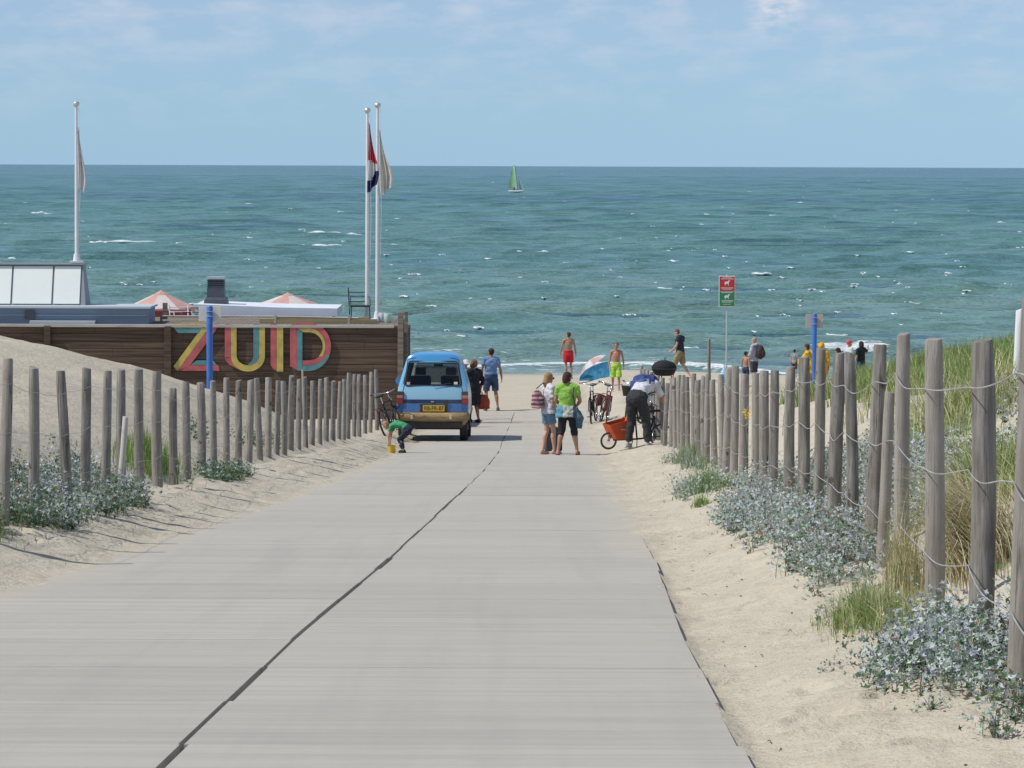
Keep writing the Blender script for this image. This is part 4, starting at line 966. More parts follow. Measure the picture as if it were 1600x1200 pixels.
def figure(loc, H, yaw, label, sk='fair', pose=None, child=0, wide=1.0, voxel=.0085, group=None, face=False):
    """Builds the body; returns root and a dict of world-free joint positions (metres, facing local +Y)."""
    u = H / 1.75; J = dict(pel=(0, 0, .93), wai=(0, 0, 1.08), che=(0, .0, 1.27), nek=(0, -.01, 1.46), hed=(0, .015, 1.61),
             shL=(-.18, -.01, 1.41), shR=(.18, -.01, 1.41), elL=(-.235, -.02, 1.13), elR=(.235, -.02, 1.13), wrL=(-.25, .04, .89), wrR=(.25, .04, .89),
             hdL=(0, .02, -1), hdR=(0, .02, -1), hiL=(-.09, 0, .90), hiR=(.09, 0, .90), knL=(-.10, .02, .49), knR=(.10, .02, .49), anL=(-.105, -.02, .085), anR=(.105, -.02, .085),
             toL=(-.15, 1, 0), toR=(.15, 1, 0), look=(0, 1, 0))
    if pose: J.update(pose)
    J = {k: Vector(v) for k, v in J.items()}
    for k in J:
        if k[:2] not in ('hd', 'to') and k != 'look': J[k] = J[k] * u
    root = empty('person', loc, yaw, label=label, cat='person', group=group)
    mb = MB(); hs = u * (1 + .22 * child); w_ = wide * u; tk = u * (1 - .06 * child)
    sd = (J['shR'] - J['shL']).normalized(); hd_ = (J['hiR'] - J['hiL']).normalized()
    # torso
    up = (J['nek'] - J['che']).normalized()
    pts = [J['pel'] - (J['wai'] - J['pel']).normalized() * .10 * u, J['pel'] - (J['wai'] - J['pel']).normalized() * .03 * u, J['pel'].lerp(J['wai'], .5), J['wai'], J['wai'].lerp(J['che'], .6), J['che'], J['che'].lerp(J['nek'], .55), J['nek'] - up * .02 * u]
    rad = [(.10, .085), (.165, .115), (.155, .112), (.138, .10), (.152, .112), (.165, .118), (.155, .10), (.075, .065)]
    rad = [(a * w_, b * w_) for a, b in rad]; mb.loft(pts, rad, side=sd, n=16)
    for s in 'LR':
        sh, el, wr = J['sh' + s], J['el' + s], J['wr' + s]; hi, kn, an = J['hi' + s], J['kn' + s], J['an' + s]
        mb.tube([J['nek'].lerp(J['che'], .25), sh.lerp(J['nek'], .45) , sh], [.06 * tk, .06 * tk, .055 * w_], 10); mb.ell(sh, .058 * w_)
        mb.tube([sh, sh.lerp(el, .35), sh.lerp(el, .8), el], [.052 * w_, .048 * w_, .038 * w_, .036 * w_], 10); mb.ell(el, .036 * w_)
        mb.tube([el, el.lerp(wr, .3), el.lerp(wr, .8), wr], [.036 * w_, .040 * w_, .028 * w_, .024 * w_], 10); mb.ell(wr, .025 * u)
        # hand
        d = J['hd' + s].normalized(); sx = -1 if s == 'L' else 1
        pn_ = Vector((sx, 0, 0)); pn_ = (pn_ - d * pn_.dot(d)); pn_ = pn_.normalized() if pn_.length > .1 else Vector((0, 1, 0)); fw = pn_.cross(d).normalized()
        if fw.y < 0: fw = -fw
        Mh = Matrix((fw, pn_, d)).transposed(); pc = wr + d * .045 * u
        mb.ell(pc, (.038 * u, .016 * u, .052 * u), Mh, 12, 8)
        for k, ln in enumerate((.062, .070, .066, .052)):
            b0 = pc + d * .035 * u + fw * (.026 - .0175 * k) * u; cur = -pn_ * .012 * u * (1 + .3 * k)
            b1 = b0 + d * ln * .5 * u + cur * .4; b2 = b0 + d * ln * .95 * u + cur * 1.8; mb.tube([b0, b1, b2], [.0088 * u, .0082 * u, .0062 * u], 8)
        b0 = pc - d * .02 * u + fw * .03 * u; b1 = b0 + (fw * .8 + d * .6) * .035 * u; b2 = b1 + (fw * .3 + d * .9 - pn_ * .3) * .03 * u; mb.tube([b0, b1, b2], [.012 * u, .010 * u, .0075 * u], 8)
        # leg
        mb.ell(hi + Vector((0, 0, -.01)), .092 * w_); mb.tube([hi, hi.lerp(kn, .3), hi.lerp(kn, .75), kn], [.088 * w_, .082 * w_, .058 * w_, .052 * w_], 12); mb.ell(kn, .052 * w_)
        lg = (an - kn).normalized(); bk = lg.cross(hd_).normalized(); bk = bk if bk.y < 0 else -bk
        mb.tube([kn, kn.lerp(an, .3) + bk * .015 * u, kn.lerp(an, .75), an], [.050 * w_, .055 * w_, .034 * w_, .031 * w_], 12)
        to = J['to' + s].normalized(); fl = Vector((0, 0, 1)); fx = to.cross(fl).normalized(); fl = fx.cross(to).normalized()
        Mf = Matrix((fx, to, fl)).transposed(); c = an + to * .055 * u - fl * .047 * u
        mb.ell(c, (.043 * u, .125 * u, .036 * u), Mf, 12, 8); mb.ell(an - to * .02 * u - fl * .03 * u, (.034 * u, .04 * u, .045 * u), Mf)
        J['ft' + s] = c; J['Mf' + s] = Mf
        for k in range(5):
            b0 = c + to * .10 * u + fx * (-.026 + .013 * k) * u - fl * .012 * u; mb.tube([b0, b0 + to * (.030 - .003 * abs(k - 1)) * u], [.0085 * u, .0075 * u], 6)
    # neck and head
    lk = J['look'].normalized(); hu = (J['hed'] - J['nek']).normalized(); hu = (hu + Vector((0, 0, .6))).normalized(); hu = (hu - lk * hu.dot(lk)).normalized(); hx = lk.cross(hu).normalized()
    Mh = Matrix((hx, lk, hu)).transposed(); hc = J['hed'] + hu * .03 * u * child; J['Mh'] = Mh; J['hc'] = hc; J['hs'] = hs
    mb.tube([J['nek'] - up * .05 * u, hc - hu * .06 * hs], [.058 * tk, .050 * tk], 12)
    mb.ell(hc + hu * .025 * hs - lk * .008 * hs, (.074 * hs, .094 * hs, .088 * hs), Mh, 18, 14)
    mb.ell(hc - hu * .045 * hs + lk * .022 * hs, (.055 * hs, .066 * hs, .070 * hs), Mh, 16, 12)
    mb.tube([hc + hu * .005 * hs + lk * .085 * hs, hc - hu * .028 * hs + lk * .112 * hs], [.008 * hs, .015 * hs], 8)       # nose
    mb.tube([hc - hu * .055 * hs + lk * .088 * hs - hx * .018 * hs, hc - hu * .055 * hs + lk * .088 * hs + hx * .018 * hs], .0065 * hs, 6)   # lips
    mb.ell(hc - hu * .095 * hs + lk * .07 * hs, .018 * hs)                                                     # chin
    for sx in (-1, 1): mb.ell(hc + hx * sx * .078 * hs - hu * .01 * hs - lk * .01 * hs, (.010 * hs, .020 * hs, .030 * hs), Mh)
    b = mb.build('body', skin(sk), root, smooth=True); remesh(b, voxel * (1 if u > .75 else .85), 2)
    if face:
        for sx in (-1, 1): MB().ell(hc + hx * sx * .031 * hs + hu * .008 * hs + lk * .083 * hs, (.012 * hs, .008 * hs, .008 * hs), Mh).build('eye', mat('eye_dark', (.05, .035, .03), .3), root)
        MB().tube([hc - hu * .055 * hs + lk * .095 * hs - hx * .02 * hs, hc - hu * .057 * hs + lk * .097 * hs, hc - hu * .055 * hs + lk * .095 * hs + hx * .02 * hs], .0045 * hs, 5).build('mouth', mat('lips', (.36, .13, .11), .5), root)
    J['u'] = u; J['w'] = w_; J['sd'] = sd; J['up'] = up
    return root, J
def garment(root, name, m_, fn, voxel=.011, disp=.012, label=None, it=3):
    mb = MB(); fn(mb); o = mb.build(name, m_, root, smooth=True); remesh(o, voxel, it)
    if disp:
        me = o.data; n = len(me.vertices); co = np.empty(n * 3); me.vertices.foreach_get('co', co); co = co.reshape(-1, 3)
        no = np.empty(n * 3); me.vertices.foreach_get('normal', no); no = no.reshape(-1, 3)
        f = pn(co[:, 0] * 9 + co[:, 1] * 7, co[:, 2] * 10, 7) + .5 * pn(co[:, 0] * 22 - co[:, 1] * 14, co[:, 2] * 20, 8)
        co += no * (f * disp)[:, None]; me.vertices.foreach_set('co', co.ravel()); me.update()
    if label: o['label'] = label
    return o
def top(J, hem=.02, sleeve=.45, loose=1.12, flare=1.0, neck=True):
    u, w_ = J['u'], J['w']
    def fn(mb):
        a = (J['pel'] - J['wai']).normalized(); up = J['up']
        pts = [J['pel'] + a * hem * u, J['pel'].lerp(J['wai'], .5), J['wai'], J['wai'].lerp(J['che'], .6), J['che'], J['che'].lerp(J['nek'], .55), J['nek'] - up * .025 * u]
        rad = [(.165 * flare, .125 * flare), (.158, .120), (.145, .108), (.155, .117), (.168, .122), (.16, .105), (.085, .075)]
        mb.loft(pts, [(q * w_ * loose, r * w_ * loose) for q, r in rad], side=J['sd'], n=18)
        for s in 'LR':
            sh, el, wr = J['sh' + s], J['el' + s], J['wr' + s]; k = loose
            mb.tube([J['nek'].lerp(J['che'], .3), sh.lerp(J['nek'], .5), sh], [.066 * w_ * k, .068 * w_ * k, .062 * w_ * k], 12); mb.ell(sh, .062 * w_ * k)
            if sleeve <= 1: mb.tube([sh, sh.lerp(el, sleeve * .6), sh.lerp(el, sleeve)], [.060 * w_ * k, .058 * w_ * k, .056 * w_ * k], 12)
            else: mb.tube([sh, sh.lerp(el, .6), el, el.lerp(wr, sleeve - 1)], [.060 * w_ * k, .054 * w_ * k, .048 * w_ * k, .040 * w_ * k], 12); mb.ell(el, .048 * w_ * k)
    return fn
def bottom(J, leg=.6, loose=1.12, flare=1.0, waist=.6):
    """leg 0..1 = hip to knee, 1..2 = knee to ankle"""
    u, w_ = J['u'], J['w']
    def fn(mb):
        a = (J['wai'] - J['pel']).normalized()
        mb.loft([J['pel'] - a * .10 * u, J['pel'] - a * .04 * u, J['pel'].lerp(J['wai'], waist)], [(.13 * w_ * loose, .10 * w_ * loose), (.172 * w_ * loose, .122 * w_ * loose), (.152 * w_ * loose, .114 * w_ * loose)], side=J['hiR'] - J['hiL'], n=18)
        for s in 'LR':
            hi, kn, an = J['hi' + s], J['kn' + s], J['an' + s]; k = loose; mb.ell(hi, .094 * w_ * k)
            if leg <= 1: mb.tube([hi, hi.lerp(kn, leg * .5), hi.lerp(kn, leg)], [.092 * w_ * k, .088 * w_ * k * flare ** .5, .080 * w_ * k * flare], 14)
            else: mb.tube([hi, hi.lerp(kn, .5), kn, kn.lerp(an, (leg - 1) * .5), kn.lerp(an, leg - 1)], [.092 * w_ * k, .080 * w_ * k, .062 * w_ * k, .060 * w_ * k * flare ** .5, .050 * w_ * k * flare], 14); mb.ell(kn, .062 * w_ * k)
    return fn
def hair(J, kind='short'):
    hs, M_, c = J['hs'], J['Mh'], J['hc']; hx, lk, hu = M_.col[0], M_.col[1], M_.col[2]
    def fn(mb):
        if kind == 'short': mb.ell(c + hu * .040 * hs - lk * .022 * hs, (.082 * hs, .096 * hs, .082 * hs), M_, 16, 12); mb.ell(c - hu * .01 * hs - lk * .045 * hs, (.066 * hs, .055 * hs, .062 * hs), M_)
        elif kind == 'bob':
            mb.ell(c + hu * .035 * hs - lk * .02 * hs, (.088 * hs, .102 * hs, .090 * hs), M_, 16, 12); mb.tube([c - lk * .045 * hs + hu * .02 * hs, c - hu * .06 * hs - lk * .055 * hs, c - hu * .125 * hs - lk * .05 * hs], [.078 * hs, .078 * hs, .050 * hs], 12)
            for sx in (-1, 1): mb.tube([c + hx * sx * .065 * hs + hu * .03 * hs, c + hx * sx * .070 * hs - hu * .09 * hs - lk * .015 * hs], [.030 * hs, .022 * hs], 8)
        elif kind == 'long':
            mb.ell(c + hu * .035 * hs - lk * .02 * hs, (.088 * hs, .102 * hs, .090 * hs), M_, 16, 12); mb.tube([c - lk * .045 * hs, c - hu * .10 * hs - lk * .06 * hs, c - hu * .20 * hs - lk * .055 * hs], [.080 * hs, .080 * hs, .050 * hs], 12)
            for sx in (-1, 1): mb.tube([c + hx * sx * .065 * hs + hu * .03 * hs, c + hx * sx * .072 * hs - hu * .15 * hs - lk * .0 * hs], [.032 * hs, .024 * hs], 8)
        else:  # curly
            r_ = random.Random(3); mb.ell(c + hu * .03 * hs - lk * .02 * hs, .10 * hs)
            for k in range(34):
                v = Vector((r_.gauss(0, 1), r_.gauss(-.4, 1), r_.gauss(.2, 1))).normalized()
                if v.y > .55 and v.z < .4: continue
                mb.ell(c + hu * .02 * hs + (hx * v.x + lk * v.y + hu * v.z) * .102 * hs, .034 * hs, n=8, k=6)
    return fn
def shoes(root, J, m_, sandal=False):
    for s in 'LR':
        M_ = J['Mf' + s]; to = M_.col[1]; c = J['ft' + s]; u = J['u']
        if sandal:
            MB().ell(c - M_.col[2] * .036 * u, (.048 * u, .135 * u, .012 * u), M_).tube([c - M_.col[0] * .045 * u, c + M_.col[2] * .035 * u + to * .03 * u, c + M_.col[0] * .045 * u], .012 * u, 6).build('sandal', m_, root, smooth=True)
        else:
            MB().ell(c, (.050 * u, .140 * u, .046 * u), M_, 14, 8).ell(c - to * .07 * u + M_.col[2] * .03 * u, (.042 * u, .05 * u, .045 * u), M_).box(c - M_.col[2] * .040 * u, (.088 * u, .26 * u, .018 * u), M=M_).build('shoe', m_, root, smooth=50)
def C(name, c, c2=None, **k): return mat(name, c, .85, c2=c2 or tuple(q * .78 for q in c), scale=k.pop('scale', 5), **k)
def stand(px, py_feet_hint, d): return gpx(px, d)
HB = C('brown_hair', (.07, .038, .022)); HD = C('dark_brown_hair', (.035, .02, .014)); HBl = C('blond_hair', (.42, .27, .13)); HR = C('reddish_hair', (.20, .09, .045)); HG = C('sandy_grey_hair', (.38, .29, .19))
def pave(px, d): x = (px - 800) / FPX * d; return Vector((x, d, float(P(d)) + .004))

# 1 man in blue tee, back to camera
r_, J = figure(pave(767, 97), 1.80, R(6), 'person in a light blue t-shirt and navy shorts, back turned, facing the sea', 'red', dict(knL=(-.13, .03, .49), anL=(-.14, -.02, .085), knR=(.14, .01, .49), anR=(.19, -.06, .085), wrL=(-.24, .06, .92), elL=(-.25, 0, 1.14), elR=(.26, -.04, 1.14), wrR=(.30, -.02, .90), look=(-.35, 1, 0)))
garment(r_, 'shirt', C('light_blue_cotton', (.17, .28, .50)), top(J, .03, .55)); garment(r_, 'shorts', C('navy_cotton', (.045, .075, .16)), bottom(J, .85, 1.18)); garment(r_, 'hair', HD, hair(J), disp=.004); shoes(r_, J, C('grey_green_shoe', (.12, .15, .13)))
# 2 woman in black, with red bag
r_, J = figure(pave(740, 89.5), 1.66, R(38), 'person with curly reddish hair in a long black coat dress, beside the van', 'tan', dict(elR=(.25, -.10, 1.16), wrR=(.26, .02, .93), elL=(-.22, .08, 1.15), wrL=(-.14, .26, 1.05), knL=(-.09, .05, .49), anL=(-.09, .04, .085), anR=(.10, -.10, .085), look=(-.5, 1, 0)), wide=1.1)
garment(r_, 'coat', C('black_cloth', (.013, .013, .016)), lambda mb: (top(J, .05, 1.55, 1.16)(mb), mb.loft([J['pel'] + Vector((0, 0, .1)), J['pel'] - Vector((0, 0, .18)), J['pel'] - Vector((0, 0, .42))], [(.19, .14), (.21, .16), (.215, .165)], n=18)))
garment(r_, 'hair', HR, hair(J, 'curly'), disp=.01); shoes(r_, J, C('dark_navy_shoe', (.02, .025, .06)))
hand = r_.matrix_world
def wpt(r_, v): return Matrix.Translation(r_.location) @ Matrix.Rotation(r_.rotation_euler.z, 4, 'Z') @ Vector(v)
def soft_bag(c, sz, m_, label, name='bag', strap=None, strap_m=None, seed=1, cat='bag', rz=0):
    mb = MB(); sx, sy, sz_ = sz; root = mb.loft([(0, 0, 0), (0, 0, .06 * sz_), (0, 0, .5 * sz_), (0, 0, .9 * sz_), (0, 0, sz_)], [(sx * .30, sy * .3), (sx * .5, sy * .5), (sx * .52, sy * .5), (sx * .38, sy * .30), (sx * .16, sy * .14)], n=18)
    o = mb.build(name, m_, None, smooth=True); o.location = c; o.rotation_euler = (0, 0, rz)
    remesh(o, .012, 3)
    me = o.data; n = len(me.vertices); co = np.empty(n * 3); me.vertices.foreach_get('co', co); co = co.reshape(-1, 3); no = np.empty(n * 3); me.vertices.foreach_get('normal', no); no = no.reshape(-1, 3)
    co += no * (.02 * pn(co[:, 0] * 12 + seed, co[:, 2] * 9, seed))[:, None]; me.vertices.foreach_set('co', co.ravel())
    tag(o, label, cat)
    if strap: MB().tube(strap, .012, 6).build('strap', strap_m or m_, o)
    return o
wr = wpt(r_, J['wrR'] + Vector((0, .0, -.10)))
soft_bag(wr + Vector((.06, -.05, -.44)), (.36, .24, .40), C('red_orange_nylon', (.50, .09, .045), transl=.2), 'limp red carrier bag hanging from the hand of the person in black', strap=[(-.04, .04, .36), (-.03, .03, .46), (.02, .02, .36)], seed=4)
# white headgear of somebody almost hidden behind the van edge
r2, J2 = figure(pave(727.5, 91.5), 1.60, R(20), 'person in a white sun hat almost hidden behind the right edge of the van', 'fair')
garment(r2, 'shirt', C('pale_blue_linen', (.50, .56, .60)), top(J2, .1, .9)); garment(r2, 'trousers', C('beige_linen', (.42, .38, .30)), bottom(J2, 1.9, 1.1)); shoes(r2, J2, C('grey_green_shoe', (.12, .15, .13)))
garment(r2, 'sun_hat', C('white_cotton', (.74, .74, .72)), lambda mb: (mb.ell(J2['hc'] + Vector((0, -.01, .055)), (.098, .11, .085), n=16), mb.loft([J2['hc'] + Vector((0, -.01, .03)), J2['hc'] + Vector((0, -.01, .045))], [(.165, .175), (.14, .15)], n=20)), disp=.004)

# 3 child in green, bending down to a yellow toy
c = pave(628, 70.0)
r_, J = figure(c, 1.06, R(75), 'small bent over child in a green t-shirt and dark trousers digging beside the van', 'fair', dict(
    pel=(0, -.24, .80), wai=(0, -.04, .93), che=(0, .17, .96), nek=(0, .38, .93), hed=(0, .55, .90), look=(0, .72, -.72), shL=(-.17, .34, .90), shR=(.17, .34, .90),
    elL=(-.17, .42, .62), elR=(.17, .44, .60), wrL=(-.10, .44, .36), wrR=(.12, .46, .34), hdL=(0, .1, -1), hdR=(0, .1, -1), hiL=(-.09, -.22, .76), hiR=(.09, -.22, .76), knL=(-.11, .08, .46), knR=(.11, .06, .46), anL=(-.12, -.10, .085), anR=(.12, -.02, .085)), child=1, voxel=.009)
garment(r_, 'shirt', C('green_cotton', (.055, .33, .14)), top(J, .05, .6), voxel=.009); garment(r_, 'trousers', C('dark_navy_denim', (.018, .028, .055)), bottom(J, 1.85, 1.2), voxel=.009); garment(r_, 'hair', C('ginger_blond_hair', (.44, .24, .12)), hair(J), voxel=.009, disp=.004); shoes(r_, J, C('black_shoe', (.015, .015, .018)))
q = pave(612, 69.4); q.z = gz(q.x, q.y)
root = empty('toy_bucket', q, label='small yellow toy bucket and spade on the sand in front of the bent child', cat='toy')
MB().loft([(0, 0, 0), (0, 0, .15), (0, 0, .15), (0, 0, .03)], [.065, .095, .085, .055], n=16).build('pail', C('yellow_plastic', (.72, .46, .04)), root, smooth=50)
MB().torus((0, 0, .15), .09, .006, (0, .5, .5), 18, 5, 0, math.pi).build('handle', C('yellow_plastic', (.72, .46, .04)), root)
MB().tube([(.02, -.05, .05), (.16, -.10, .20)], .012, 6).box((.01, -.045, .05), (.07, .02, .09)).build('spade', C('pale_yellow_plastic', (.70, .56, .25)), root)

# 4 boy in red trunks
r_, J = figure(gpx(888, 119), 1.66, R(8), 'bare backed boy in red swimming trunks, looking out to sea', 'tan', dict(look=(-.5, 1, 0), elL=(-.26, -.02, 1.14), wrL=(-.30, .02, .90), elR=(.25, .0, 1.14), wrR=(.29, .06, .91), anL=(-.07, 0, .085), anR=(.12, -.08, .085), knL=(-.08, .04, .49)), wide=.92)
garment(r_, 'trunks', C('red_nylon', (.60, .018, .025)), bottom(J, .72, 1.22, 1.15, .8)); garment(r_, 'hair', HB, hair(J), disp=.004)
# 5 blonde woman in profile
r_, J = figure(pave(857, 69.0), 1.68, R(-62), 'blond person in a white top and denim shorts with sunglasses, standing side on', 'fair', dict(look=(-.15, 1, -.1), elL=(-.20, .06, 1.14), wrL=(-.16, .22, .97), hdL=(.2, .9, -.3), elR=(.22, -.02, 1.13), wrR=(.22, .12, .92), anR=(.08, .10, .085), knR=(.09, .08, .49), anL=(-.07, -.10, .085)))
garment(r_, 'top', C('off_white_cotton', (.62, .60, .62)), top(J, .06, .75, 1.22, 1.12)); garment(r_, 'shorts', C('washed_denim', (.14, .24, .34)), bottom(J, .62, 1.12)); garment(r_, 'hair', C('golden_brown_hair', (.34, .20, .09)), hair(J, 'long'), disp=.005); shoes(r_, J, C('pink_sandal', (.5, .25, .2)), True)
hs = J['hs']; Mh = J['Mh']; mb = MB(); cc = J['hc'] + Mh.col[2] * .008 * hs
for sx in (-1, 1): mb.ell(cc + Mh.col[0] * sx * .035 * hs + Mh.col[1] * .094 * hs, (.030 * hs, .010 * hs, .022 * hs), Mh); mb.tube([cc + Mh.col[0] * sx * .064 * hs + Mh.col[1] * .085 * hs, cc + Mh.col[0] * sx * .08 * hs], .005, 5)
mb.build('sunglasses', M_BLK, r_, smooth=True)
bagp = wpt(r_, Vector((.02, -.30, .94)))
def stripes(name, c1, c2, sc=40):
    def f(m, t, n, l, b):
        tc_ = n.new('ShaderNodeTexCoord'); w_ = n.new('ShaderNodeTexWave'); w_.wave_type = 'BANDS'; w_.bands_direction = 'Z'; w_.inputs['Scale'].default_value = sc; w_.inputs['Distortion'].default_value = 1.5
        l.new(tc_.outputs['Object'], w_.inputs[0]); l.new(_mix(n, l, _mr(n, l, w_.outputs[1], .45, .55), c1, c2), b.inputs['Base Color']); b.inputs['Roughness'].default_value = .85
    return node_mat(name, f)
soft_bag(bagp + Vector((.03, .02, .0)), (.25, .20, .36), stripes('pink_striped_cloth', (.13, .06, .085), (.50, .27, .29), 3.6), 'pink and maroon striped shoulder bag hanging behind the blond person', strap=[(-.02, .0, .40), (.10, .04, .50), (.20, .08, .54)], strap_m=C('maroon_strap', (.10, .04, .05)), seed=9)
# 6 woman in lime top, back to camera
r_, J = figure(pave(887, 68.4), 1.69, R(-6), 'person in a lime green top and black capris with a jacket tied at the waist', 'tan', dict(look=(.62, .8, -.35), elL=(-.25, .04, 1.13), wrL=(-.16, .20, 1.02), hdL=(.6, .6, -.1), elR=(.26, .02, 1.13), wrR=(.20, .20, 1.03), hdR=(-.5, .7, 0), knL=(-.12, .02, .49), anL=(-.19, -.06, .085), knR=(.14, .03, .49), anR=(.20, .08, .085)), wide=1.12)
garment(r_, 'top', C('lime_green_jersey', (.26, .50, .075)), top(J, -.05, .6, 1.08)); garment(r_, 'capri_trousers', C('black_stretch', (.014, .015, .02)), bottom(J, 1.32, 1.06)); garment(r_, 'hair', C('dark_reddish_hair', (.055, .022, .018)), hair(J, 'bob'), disp=.006); shoes(r_, J, C('dark_sandal', (.10, .05, .05)), True)
u = J['u']
def jk(mb):
    mb.loft([J['pel'] + Vector((0, 0, .10)), J['pel'] + Vector((0, 0, .02)), J['pel'] + Vector((0, -.02, -.14))], [(.20, .15), (.23, .175), (.24, .18)], n=20)
    mb.tube([J['pel'] + Vector((.16, -.05, .05)), J['pel'] + Vector((.25, -.06, -.15)), J['pel'] + Vector((.24, -.05, -.36))], [.06, .095, .05], 10)
def jmat(m, t, n, l, b):
    tc_ = n.new('ShaderNodeTexCoord'); se = n.new('ShaderNodeSeparateXYZ'); l.new(tc_.outputs['Object'], se.inputs[0])
    r_ = n.new('ShaderNodeValToRGB'); r_.color_ramp.interpolation = 'CONSTANT'; e = r_.color_ramp.elements; e[0].position = 0; e[0].color = (.07, .25, .36, 1); e[1].position = .36; e[1].color = (.44, .46, .40, 1); q = e.new(.72); q.color = (.045, .10, .14, 1)
    l.new(_mr(n, l, se.outputs[0], -.28, .28), r_.inputs[0]); l.new(_mix(n, l, _mr(n, l, _noise(n, l, tc_.outputs['Object'], 6, 4), .4, .7, 0, .4), r_.outputs[0], (.16, .22, .24)), b.inputs['Base Color']); b.inputs['Roughness'].default_value = .85
garment(r_, 'tied_jacket', node_mat('tied_jacket_cloth', jmat), jk, disp=.02)
MB().tube([J['shR'] + Vector((-.05, -.06, .03)), J['che'] + Vector((.12, -.14, 0)), J['pel'] + Vector((.17, -.14, .06))], .014, 6).build('strap', M_BLK, r_)
# dark trolley case between the two women
q = pave(861.5, 69.9); root = empty('trolley_case', q, R(8), label='dark grey wheeled case standing between the two women', cat='luggage')
MB().box((0, 0, .30), (.26, .24, .50)).build('case', C('dark_grey_nylon', (.05, .055, .06)), root, bevel=.03)
MB().box((.16, -.01, .22), (.12, .22, .34)).build('front_pocket', C('black_nylon', (.02, .02, .025)), root, bevel=.03)
MB().tube([(-.08, .10, .54), (-.08, .10, .62), (.08, .10, .62), (.08, .10, .54)], .011, 6).build('handle', M_WIRE, root)
for s in (-1, 1): MB().loft([(s * .09 - .015, .11, .045), (s * .09 + .015, .11, .045)], [.045, .045], n=14).build('wheel', M_RUB, root)
# 7 boy in lime shorts, facing the camera
r_, J = figure(gpx(963, 104.5), 1.50, R(176), 'bare chested boy in lime green shorts walking towards the camera', 'red', dict(knL=(-.10, .07, .49), anL=(-.11, .08, .085), anR=(.13, -.16, .10), knR=(.12, -.02, .49), elL=(-.25, -.05, 1.14), wrL=(-.27, -.02, .9), wrR=(.28, .06, .90)), child=.35, wide=.88, face=True)
garment(r_, 'shorts', C('lime_nylon', (.42, .66, .08)), bottom(J, .95, 1.2, 1.25, .7)); garment(r_, 'hair', HB, hair(J), disp=.006)
# 8 man bending over the bicycle
r_, J = figure(pave(997, 69.5) + Vector((0, 0, .0)), 1.84, R(-28), 'person in dark trousers and white shirt with a navy backpack, bending over the cargo bicycle', 'tan', dict(
    pel=(0, -.10, .96), wai=(0, .03, 1.10), che=(0, .22, 1.20), nek=(0, .42, 1.28), hed=(0, .57, 1.27), look=(0, .6, -.8), shL=(-.19, .36, 1.22), shR=(.19, .36, 1.22), elL=(-.24, .48, .98), elR=(.25, .50, .96), wrL=(-.20, .64, .78), wrR=(.22, .68, .76), hdL=(0, .6, -.8), hdR=(0, .6, -.8),
    hiL=(-.10, -.10, .93), hiR=(.10, -.10, .93), knL=(-.15, -.02, .50), knR=(.14, .03, .50), anL=(-.20, -.08, .085), anR=(.19, .02, .085)), wide=1.06)
r_.location = gpx(999, 69.5)
garment(r_, 'shirt', C('white_shirt_cotton', (.62, .64, .66)), top(J, .06, .9, 1.14)); garment(r_, 'trousers', C('charcoal_trousers', (.028, .03, .034)), lambda mb: (bottom(J, 1.92, 1.24, 1.05)(mb), mb.ell(J['pel'] + Vector((0, -.02, -.02)), (.20, .155, .15)))); garment(r_, 'hair', HD, hair(J), disp=.004); shoes(r_, J, C('grey_sneaker', (.40, .40, .42)))
bp = wpt(r_, Vector((-.02, .30, 1.27)))
root = empty('backpack', bp, R(-28), label='navy blue backpack lying on the back of the bending person', cat='backpack')
m_ = Matrix.Rotation(R(-68), 3, 'X')
garment(root, 'sack', C('navy_nylon', (.022, .042, .17), (.05, .08, .22)), lambda mb: (mb.ell((-.03, -.02, .03), (.25, .17, .25), m_, 16, 12), mb.ell((-.12, -.12, -.02), (.14, .12, .13), m_), mb.ell((.10, .10, .06), (.15, .12, .14), m_)), disp=.03)
MB().ell(m_ @ Vector((0, -.10, -.08)), (.17, .09, .15), m_).build('front_pocket', C('blue_grey_nylon', (.09, .13, .28)), root, smooth=True)
for s in (-1, 1): MB().tube([m_ @ Vector((s * .12, .10, .26)), m_ @ Vector((s * .17, .20, .10)), m_ @ Vector((s * .14, .12, -.22))], .016, 6).build('strap', M_BLK, root)
# 9 man with black kettle-like tub
r_, J = figure(gpx(1063, 112), 1.72, R(62), 'person in a dark navy t-shirt and khaki shorts striding left on the beach', 'fair', dict(pel=(0, 0, .91), che=(0, .04, 1.26), nek=(0, .06, 1.44), hed=(0, .12, 1.58), look=(0, .8, -.5), elL=(-.22, .04, 1.14), wrL=(-.2, .22, .98), hdL=(0, .8, -.5), elR=(.22, .02, 1.14), wrR=(.20, .20, .97), hdR=(0, .8, -.5), knL=(-.10, .17, .50), anL=(-.10, .22, .085), knR=(.10, -.06, .49), anR=(.10, -.34, .13)))
garment(r_, 'shirt', C('dark_navy_cotton', (.022, .028, .05)), top(J, .06, .5, 1.15)); garment(r_, 'shorts', C('khaki_cotton', (.30, .24, .12)), bottom(J, .9, 1.18, 1.1)); garment(r_, 'hair', HR, hair(J), disp=.004)
q = gpx(1038, 96); root = empty('black_tub', q, R(10), label='big shallow black tub carried on legs above the fence end, left of the striding person', cat='tub')
ht = at(1038, 575, 96).z - q.z
MB().loft([(0, 0, ht - .22), (0, 0, ht - .18), (0, 0, ht - .04), (0, 0, ht + .04), (0, 0, ht + .16), (0, 0, ht + .22)], [(.18, .14), (.28, .22), (.355, .28), (.36, .285), (.27, .22), (.08, .07)], n=28).build('bowl', C('black_enamel', (.012, .013, .016)), root, smooth=50)
MB().torus((0, 0, ht - .01), .36, .012, (0, 0, 1), 36, 6).build('rim', M_BLK, root)
